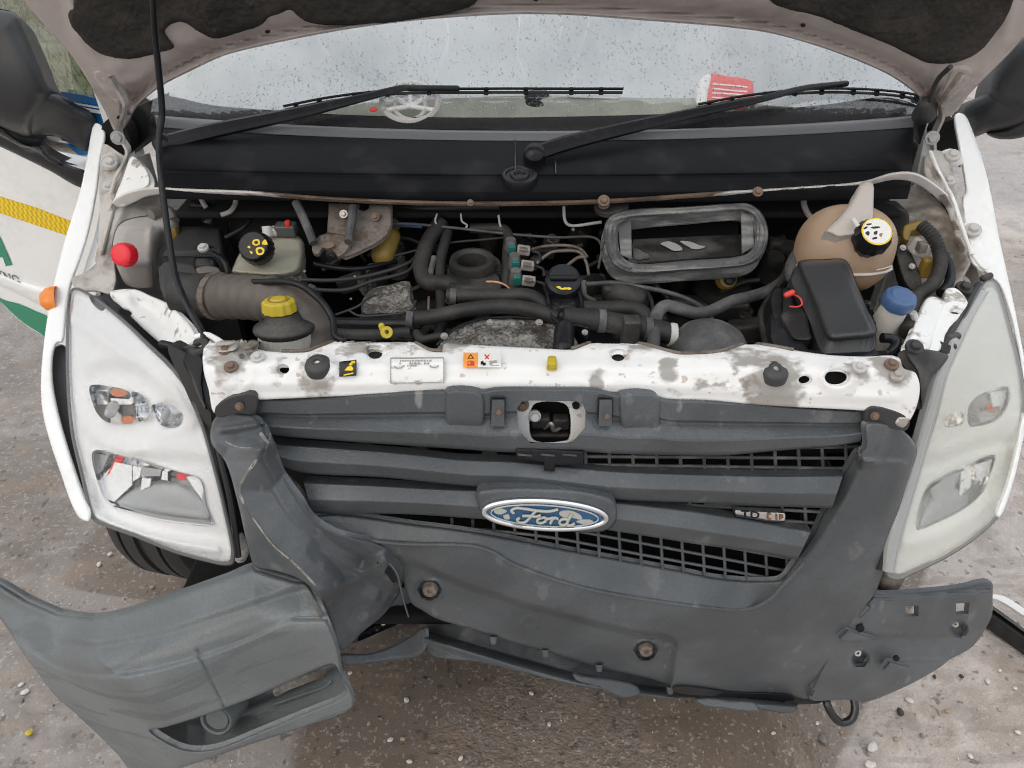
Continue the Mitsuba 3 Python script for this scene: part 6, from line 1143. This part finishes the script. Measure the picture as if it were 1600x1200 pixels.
# injectors: green and white plugs
for x, y, Y in ((800,388,.40),(806,412,.36),(808,436,.32)):
    k = 'van__' + key_for('injector_plug')
    add(k + '__green_body', rbox(q(x,y,Y), (.016,.024,.020), .003), 'green_plastic'); add(k + '__white_plug', rbox(q(x+18,y+3,Y-.005), (.026,.02,.016), .003, ry(.15)), 'grubby_plastic'); add(k + '__plug_slot', rbox(q(x+18,y+3,Y-.02)+[0,.004,.0], (.016,.012,.006), .002, ry(.15)), 'brown_metal')
    add(k + '__wire', tube([q(x+30,y+4,Y), q(x+42,y+8,Y-.01), q(x+44,y+18,Y-.03), q(x+48,y+12,Y)], .0028, 6), 'dusty_rubber')
    V('injector', lathe([(0,.03),(.010,.03),(.013,.012),(.013,-.05)], q(x-2,y+6,Y+.01), (0,-.1,1), 16), 'steel')
# oil filler
oc = [(851,450),(854,436),(862,428),(878,425),(895,427),(903,433),(906,450),(912,470),(912,492),(914,507),(922,509),(920,514),(900,511),(882,510),(868,504),(858,494),(854,475)]
V('oil_filler', patch(oc, RB([(851,445,.25),(905,432,.27),(915,508,.15),(865,500,.16),(880,460,.21)]), th=.05, step=5, bev=.008, bw=5, rel=lambda P: -.012*ss(4,10,shapely.distance(shapely.points(P), Polygon(spl(oc,4,True)).boundary))*(P[:,1]>456)+bump(P,880,477,18,10,.014)), 'black_plastic', label='black oil filler cover')
o = q(880,440,.235); add('van__oil_filler__cap', lathe([(0,.012),(.026,.012),(.031,.009),(.033,.0),(.033,-.012)], o, (0,-.55,.83), 36), 'black_plastic', 30); add('van__oil_filler__grip', rbox(o + np.array([0,-.008,.012]), (.05,.010,.010), .004), 'black_plastic')
_, _, fz = frame((0,-.55,.83)); oS = PL(o + fz*.0125, fz)
for i, pts in enumerate(([(869,448),(874,447),(878,450),(884,449),(888,451),(878,452.5)], [(884,450),(890,449),(893,451),(889,453)])): add('van__oil_filler__' + ('pictogram' if i == 0 else 'pictogram_001'), patch(pts, oS, th=.0006, step=2, lift=.001), 'yellow_vinyl')
V('filler_stem', hull([q(882,515,.14), q(880,545,.09)], .018), 'black_plastic')
V('dipstick', hull([q(596,509,.13), q(600,520,.13)], .0055), 'yellow_cap', 38, 'yellow dipstick handle'); V('dipstick_ring', lathe([(.004,-.003),(.004,.004),(.010,.004),(.011,0),(.010,-.003)], q(604,519,.125), (.3,-.8,.6), 18), 'yellow_cap')
# fresh air duct with rubber frame
DS = RB([(945,370,.36),(1200,360,.38),(1070,325,.42),(1070,425,.30),(960,335,.41),(1190,325,.42),(960,420,.30),(1190,415,.31)])
rect = [(944,372),(946,348),(958,334),(985,327),(1070,323),(1140,318),(1168,318),(1188,330),(1199,352),(1200,375),(1192,398),(1172,414),(1130,420),(1070,424),(1010,428),(985,428),(962,418),(950,400)]
inn = [(986,372),(987,340),(1000,336),(1080,330),(1158,327),(1162,340),(1162,392),(1150,400),(1080,405),(1000,409),(988,404)]
k = 'van__' + key_for('air_duct')
add(k + '__rubber_frame', patch(rect, DS, th=.02, step=5, holes=[[(966,372),(968,354),(978,345),(1000,341),(1080,335),(1150,330),(1172,334),(1180,350),(1180,375),(1172,392),(1155,400),(1080,406),(1000,412),(982,408),(970,396)]], bev=.016, bw=9, rel=lambda P: .004*np.sin((shapely.distance(shapely.points(P), LineString(spl(rect,4,True)))-8)*.9)+.008*(meshkit.fbm(np.c_[P/26., np.zeros(len(P))],3)-.5), jag=.8), 'worn_rubber', 60, 'perished grey rubber seal round the air duct')
for nm, pts in (('side_wall', [(966,352),(986,341),(987,405),(970,398)]), ('side_wall_001', [(1158,329),(1176,340),(1178,385),(1160,396)])):
    add(k + '__' + nm, patch(pts, UP(DS, -.02), th=.004, step=6, sm=False), 'worn_rubber')
add(k + '__inner_floor', patch([(980,411),(1166,398),(1160,366),(990,374)], PL(q(1075,408,.33),[0,0,1]), ext=(0,0,-.004), step=8, sm=False), 'dusty_rubber')
add(k + '__inner_back', patch([(960,330),(1185,318),(1190,420),(960,430)], OFF(DS, [0,.16,-.03]), th=.01, step=12, sm=False), 'dark_void')
for i, pts in enumerate(([(1032,380),(1048,377),(1062,384),(1066,390),(1055,392),(1044,387)], [(1062,377),(1078,378),(1092,383),(1102,385),(1090,389),(1080,387)], [(990,388),(1010,396),(1014,402),(992,404)])): add(k + ('__torn_film' if i == 0 else f'__torn_film_{i:03d}'), patch(pts, PL(q(1075,408,.33)+[0,0,.004],[0,0,1]), th=.001, step=4, jag=2.0), 'lens_grey' if i < 2 else 'grey_rubber')
add(k + '__flap', slat([(990,346),(1060,344),(1150,336)], [(990,358),(1040,358),(1150,346)], OFF(DS,[0,.06,-.01]), [(0,0),(.5,.006),(1,0)], nu=14, th=.008), 'black_plastic')
V('duct_bracket', patch([(928,320),(950,313),(980,316),(982,324),(965,332),(948,336),(932,330)], RB([(928,320,.45),(982,320,.44),(948,336,.42)]), th=.004, step=5, bev=.003, bw=3), 'dusty_rubber'); V('duct_bolt', bolt(q(943,316,.44)+[0,-.006,0], .009, (0,-.8,.6), 1.3), 'rusty_steel')
V('drain_cap', lathe([(0,.012),(.007,.012),(.009,.006),(.016,.006),(.020,.0),(.021,-.010),(.018,-.014)], q(1136,436,.36), (0,-.8,.6), 24), 'ochre_plastic'); add('van__drain_cap__knob', lathe([(0,.020),(.004,.020),(.010,.018),(.012,.006)], q(1138,438,.36), (0,-.8,.6), 18), 'black_plastic')
V('filter_can', lathe([(.06,-.15),(.06,.0),(.05,.012),(0,.014)], q(1130,452,.40), (0,-.1,1), 30), 'dark_void')
V('fan_shroud', lathe([(0,.046),(.02,.045),(.04,.038),(.056,.026),(.067,.008),(.072,-.02),(.072,-.08)], q(1108,546,.12), (0,-.1,1), 40), 'grey_rubber')
V('pump_bracket', rbox(q(985,520,.14), (.03,.03,.06), .004), 'dusty_rubber'); V('alternator', hull([q(965,462,.30), q(990,470,.29)], .03), 'dusty_rubber'); V('regulator', rbox(q(958,455,.30), (.045,.03,.03), .008), 'dusty_rubber')
# coolant tank
tc = q(1319,389,.36); 
ts = trimesh.creation.icosphere(subdivisions=4); tv_ = ts.vertices.copy()
tv_ = np.sign(tv_) * np.abs(tv_) ** .86; tv_ = tv_ * [.092,.075,.084] * (1 + .04*(meshkit.noise(ts.vertices*1.6+4)[:,None]-.5)); tv_[:,0] += tv_[:,2]*.05
V('coolant_tank', (tv_ @ rx(-.2).T + tc, ts.faces), 'tank_plastic', True, 'stained brown translucent coolant tank')
add('van__coolant_tank__seam', tube([tc + rx(-.2) @ np.array([.0915*np.cos(a), .0745*np.sin(a), -.030]) for a in np.linspace(0,2*np.pi,40,endpoint=False)], .003, 6, 1, smooth=False, closed=True), 'milky_plastic')
add('van__coolant_tank__fin', patch([(1288,362),(1296,353),(1310,341),(1324,324),(1334,308),(1340,294),(1344,287),(1354,283),(1364,285),(1366,294),(1365,325),(1366,352),(1350,366),(1310,372)], RB([(1312,350,.31),(1364,345,.31),(1350,290,.37)]), th=.03, step=4, bev=.010, bw=7, sm=False), 'fin_plastic')
add('van__coolant_tank__spout', tube([q(1332,342,.30), q(1340,354,.29)], .005, 8, 2), 'milky_plastic')
co = q(1361,372,.29); cax = (-.05,-.62,.78)
add('van__coolant_tank__cap', lathe([(0,.026),(.027,.026),(.0285,.024),(.030,.016),(.033,.010),(.034,-.004),(.030,-.010),(.026,-.03)], co, cax, 40, (12,.025)), 'black_plastic', 30)
_, _, fz = frame(cax); add('van__coolant_tank__cap_ring', lathe([(0,.0264),(.0268,.0266),(.0268,.0255)], co, cax, 36), 'yellow_vinyl'); add('van__coolant_tank__cap_label', lathe([(0,.0272),(.0243,.0274),(.0243,.026)], co, cax, 36), 'white_label')
lS = PL(co + fz*.0274, fz)
for i, pts in enumerate(([(1349,357),(1354,353.5),(1356,355),(1351,358)], [(1361,355),(1372,353.5),(1376,355),(1364,357)], [(1366,362),(1371,361),(1370,366),(1366,366)], [(1352,364),(1356,361),(1359,363),(1357,368)], [(1374,366),(1379,364),(1377,370)], [(1354,350),(1362,349),(1362,350.5),(1354,351.5)], [(1363,372),(1370,370),(1371,372),(1364,374)])):
    add('van__coolant_tank__' + ('pictogram' if i == 0 else f'pictogram_{i:03d}'), patch(pts, lS, th=.0004, step=2, lift=.0006), 'ochre_plastic' if i == 4 else 'black_frit')
for yy in (422, 428): add('van__coolant_tank__' + ('level_mark' if yy == 422 else 'level_mark_001'), tube([q(1369,yy,.285), q(1382,yy-3,.29), q(1394,yy-7,.30)], .0012, 6), 'milky_plastic')
# battery and fuse box
fS = RB([(1245,412,.27),(1320,404,.29),(1372,520,.09),(1290,530,.09),(1310,460,.19)])
B('battery', [(1205,478),(1222,450),(1236,452),(1262,545),(1380,548),(1376,556),(1230,556),(1206,540)], RB([(1205,478,.22),(1236,452,.25),(1262,545,.07),(1380,550,.06)]), (0,.03,-.16), 'black_plastic')
V('fuse_box', patch([(1241,414),(1246,408),(1280,405),(1318,404),(1326,410),(1340,440),(1356,480),(1372,515),(1371,532),(1366,540),(1320,543),(1292,544),(1284,538),(1268,490),(1252,446)], OFF(fS,[0,.0,-.012]), th=.05, step=6, bev=.006, bw=4), 'fuse_plastic')
add('van__fuse_box__lid', patch([(1246,412),(1252,407),(1290,405),(1316,404),(1324,409),(1338,440),(1354,478),(1370,514),(1368,524),(1360,528),(1320,532),(1298,533),(1290,527),(1272,478),(1256,440)], fS, th=.01, step=6, bev=.026, bw=11, lift=.022, sm=True), 'fuse_plastic', 60, 'black fuse box lid')
for nm, x, y in (('latch', 1361, 476),): add('van__fuse_box__latch', patch([(1351,462),(1362,461),(1364,476),(1370,492),(1372,495),(1362,495),(1355,478)], OFF(fS,[.0,.0,-.012]), th=.006, step=4, holes=[[(1355,466),(1360,466),(1366,489),(1361,489)]], bev=.003, bw=2), 'black_gloss')
V('battery_terminal', hull([q(1229,461,.20), q(1238,457,.20)], .0055), 'red_plastic'); V('red_lead', tube([q(1240,460,.20), q(1250,466,.18), q(1253,475,.17), q(1248,479,.17), q(1234,479,.18)], .0016, 8), 'red_plastic')
B('battery_cover', [(1220,492),(1238,480),(1256,482),(1266,520),(1268,530),(1240,530),(1228,512)], RB([(1220,492,.17),(1256,482,.18),(1268,530,.09)]), (0,.02,-.06), 'dusty_rubber'); B('battery_clamp', [(1203,462),(1212,448),(1222,452),(1224,500),(1232,536),(1222,540),(1210,510)], RB([(1205,462,.24),(1222,452,.25),(1230,538,.10)]), (0,.02,-.05), 'black_plastic')
# washer filler
wo = q(1396,484,.15)
V('washer_filler', lathe([(.030,-.12),(.026,-.05),(.023,-.01),(.022,.012),(0,.012)], wo, (.05,-.25,1), 28), 'milky_plastic', label='milky white washer filler neck'); add('van__washer_filler__cap', lathe([(0,.036),(.016,.036),(.018,.034),(.0245,.033),(.0268,.029),(.0275,.018),(.026,.012)], wo, (.05,-.25,1), 40, (8,.02)), 'blue_cap', 40, 'blue washer bottle cap')
add('van__washer_filler__strap', tube([wo+[.03,-.01,0], wo+[.045,-.005,-.03], wo+[.035,-.01,-.06]], .006, 8), 'milky_plastic')
# harness on the right
V('ribbed_conduit', ptube([(1440,352,.42),(1458,370,.39),(1468,395,.36),(1468,420,.32),(1455,446,.27),(1432,462,.23),(1422,490,.18),(1418,520,.12)], [10,10.5,10,10,9.5,10,11,11], 18, 60, ribs=(.0075,.10)), 'dusty_rubber', 50, 'ribbed black wiring conduit')
V('ribbed_conduit', ptube([(1476,398,.38),(1484,420,.34),(1482,444,.29),(1470,458,.26)], 7, 14, 40, ribs=(.0075,.10)), 'black_plastic', 50)
V('loom_clip', patch([(1411,358),(1414,352),(1446,345),(1450,350),(1448,358),(1424,362),(1420,376),(1412,374)], RB([(1411,358,.44),(1450,348,.44),(1415,375,.42)]), th=.02, step=4, bev=.004, bw=3), 'ochre_plastic'); V('loom_clip', rbox(q(1446,418,.36), (.02,.02,.04), .004), 'ochre_plastic'); V('white_connector', rbox(q(1438,388,.39), (.035,.03,.03), .005, ry(.4)), 'milky_plastic'); V('connector', rbox(q(1440,386,.37), (.016,.02,.02), .003), 'brown_metal')
V('module', patch([(1400,385),(1412,380),(1440,440),(1436,450),(1420,452)], RB([(1400,385,.42),(1440,440,.33),(1420,452,.32)]), th=.03, step=6, bev=.005, bw=4), 'dusty_rubber'); V('module', patch([(1390,330),(1410,325),(1420,335),(1416,360),(1398,370),(1386,350)], YP(.50), th=.03, step=6, bev=.008, bw=5), 'dusty_rubber')
for x, y, Y in ((1411,387,.40),(1425,416,.36)): V('module_screw', bolt(q(x,y,Y), .004, (0,-.6,.8)), 'pale_metal')
# sundry darker lumps that fill the depth of the bay
r2 = np.random.default_rng(11)
for i in range(90):
    x, y = r2.uniform(480, 1240), r2.uniform(360, 540); Y = .58 - (y - 330) / 215 * .40 + .06
    c = q(x, y, Y); s = r2.uniform(.012, .034)
    V('engine_fitting', rbox(c, (s*r2.uniform(1,3), s*1.2, s*r2.uniform(.6,1.6)), s*.25, ry(r2.uniform(-.5,.5)), 6) if i % 2 else lathe([(0,s),(s*.6,s),(s*.8,s*.5),(s*.8,-s)], c, (r2.uniform(-.4,.4),-.3,1), 14), 'dusty_rubber' if i % 3 else 'cast_metal')
for i in range(34):
    x, y = r2.uniform(500, 1200), r2.uniform(370, 520); Y = .56 - (y - 330) / 215 * .40 + .03; dx = r2.uniform(-90, 90)
    V('engine_lead', tube([q(x,y,Y), q(x+dx*.4,y+r2.uniform(-8,14),Y), q(x+dx,y+r2.uniform(5,30),Y-.02)], r2.uniform(.003,.006), 8), 'dusty_rubber')
